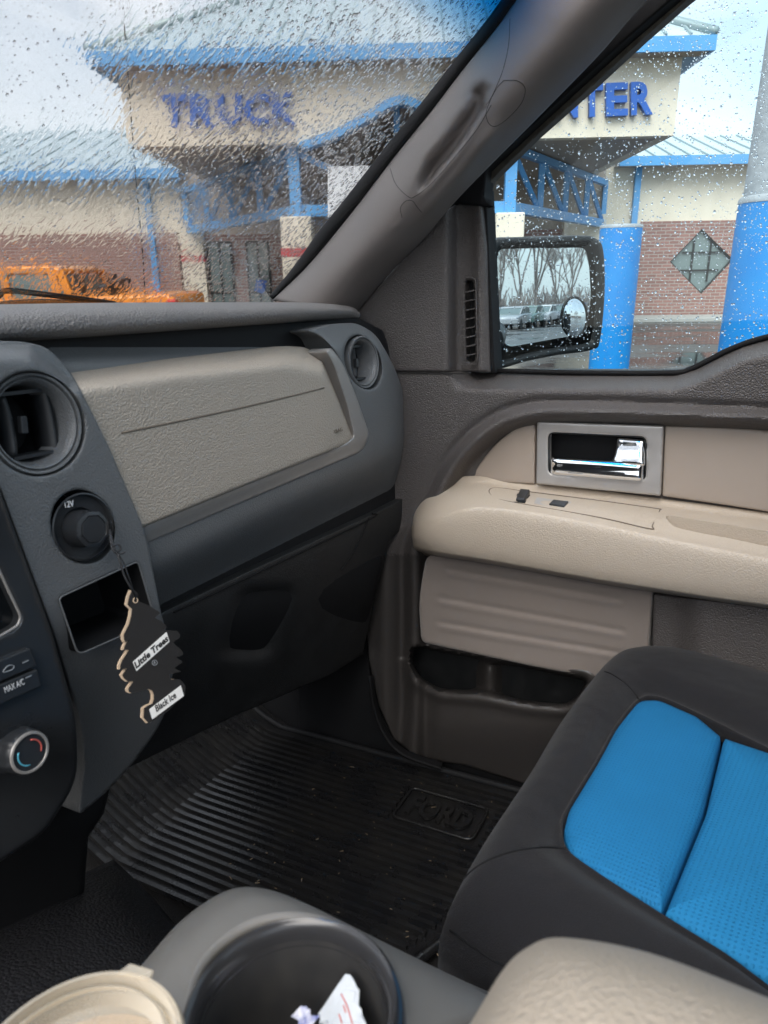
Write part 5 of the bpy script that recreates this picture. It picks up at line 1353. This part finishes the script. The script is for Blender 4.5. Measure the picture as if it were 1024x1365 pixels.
cr = N(nt, 'ShaderNodeValToRGB'); cr.color_ramp.elements[0].position = .36; cr.color_ramp.elements[0].color = (.54,.58,.61,1); cr.color_ramp.elements[1].position = .62; cr.color_ramp.elements[1].color = (.80,.805,.81,1)
L(nz.outputs['Fac'], cr.inputs[0]); b2 = N(nt, 'ShaderNodeBackground'); sx_ = N(nt, 'ShaderNodeSeparateXYZ'); L(tc.outputs['Generated'], sx_.inputs[0])
gx_ = N(nt, 'ShaderNodeMapRange', interpolation_type='SMOOTHSTEP'); gx_.inputs[1].default_value = .05; gx_.inputs[2].default_value = .55; L(sx_.outputs[0], gx_.inputs[0])
gm_ = N(nt, 'ShaderNodeMix', data_type='RGBA', blend_type='MULTIPLY'); gm_.inputs[7].default_value = (.66,.76,.80,1); L(gx_.outputs[0], gm_.inputs[0]); L(cr.outputs[0], gm_.inputs[6])
L(gm_.outputs[2], b2.inputs[0]); b2.inputs[1].default_value = CLOUD if 'CLOUD' in globals() else 1.0
ad = N(nt, 'ShaderNodeAddShader'); L(bg.outputs[0], ad.inputs[0]); L(b2.outputs[0], ad.inputs[1]); L(ad.outputs[0], out.inputs[0])
sl_ = bpy.data.lights.new('sun', 'SUN'); sl_.energy = 2.8; sl_.angle = R(50); sl_.color = (1,.97,.93)
so_ = bpy.data.objects.new('sun', sl_); C.objects.link(so_)
az = R(SUN_ROT); el = R(SUN_EL)
sd3 = Vector((math.sin(az)*math.cos(el), math.cos(az)*math.cos(el), math.sin(el)))
so_.rotation_euler = sd3.to_track_quat('Z', 'Y').to_euler()

cam = bpy.data.cameras.new('camera'); co = bpy.data.objects.new('camera', cam); C.objects.link(co)
co.matrix_world = Matrix([list(RC[i])+[EYE[i]] for i in range(3)]+[[0,0,0,1]])
cam.sensor_fit = 'VERTICAL'; cam.sensor_height = 36; cam.lens = 36*F/1365; cam.clip_start = .02; cam.clip_end = 2000
cam.dof.use_dof = True; cam.dof.focus_distance = 1.7; cam.dof.aperture_fstop = 13
sc.camera = co
sc.view_settings.view_transform = 'Standard'; sc.view_settings.look = 'None'; sc.view_settings.exposure = .62; sc.view_settings.gamma = 1
sc.cycles.max_bounces = 14; sc.cycles.transparent_max_bounces = 24; sc.cycles.transmission_bounces = 12; sc.cycles.glossy_bounces = 6; sc.cycles.diffuse_bounces = 4
sc.cycles.sample_clamp_indirect = 6; sc.cycles.use_denoising = True; sc.cycles.caustics_refractive = True
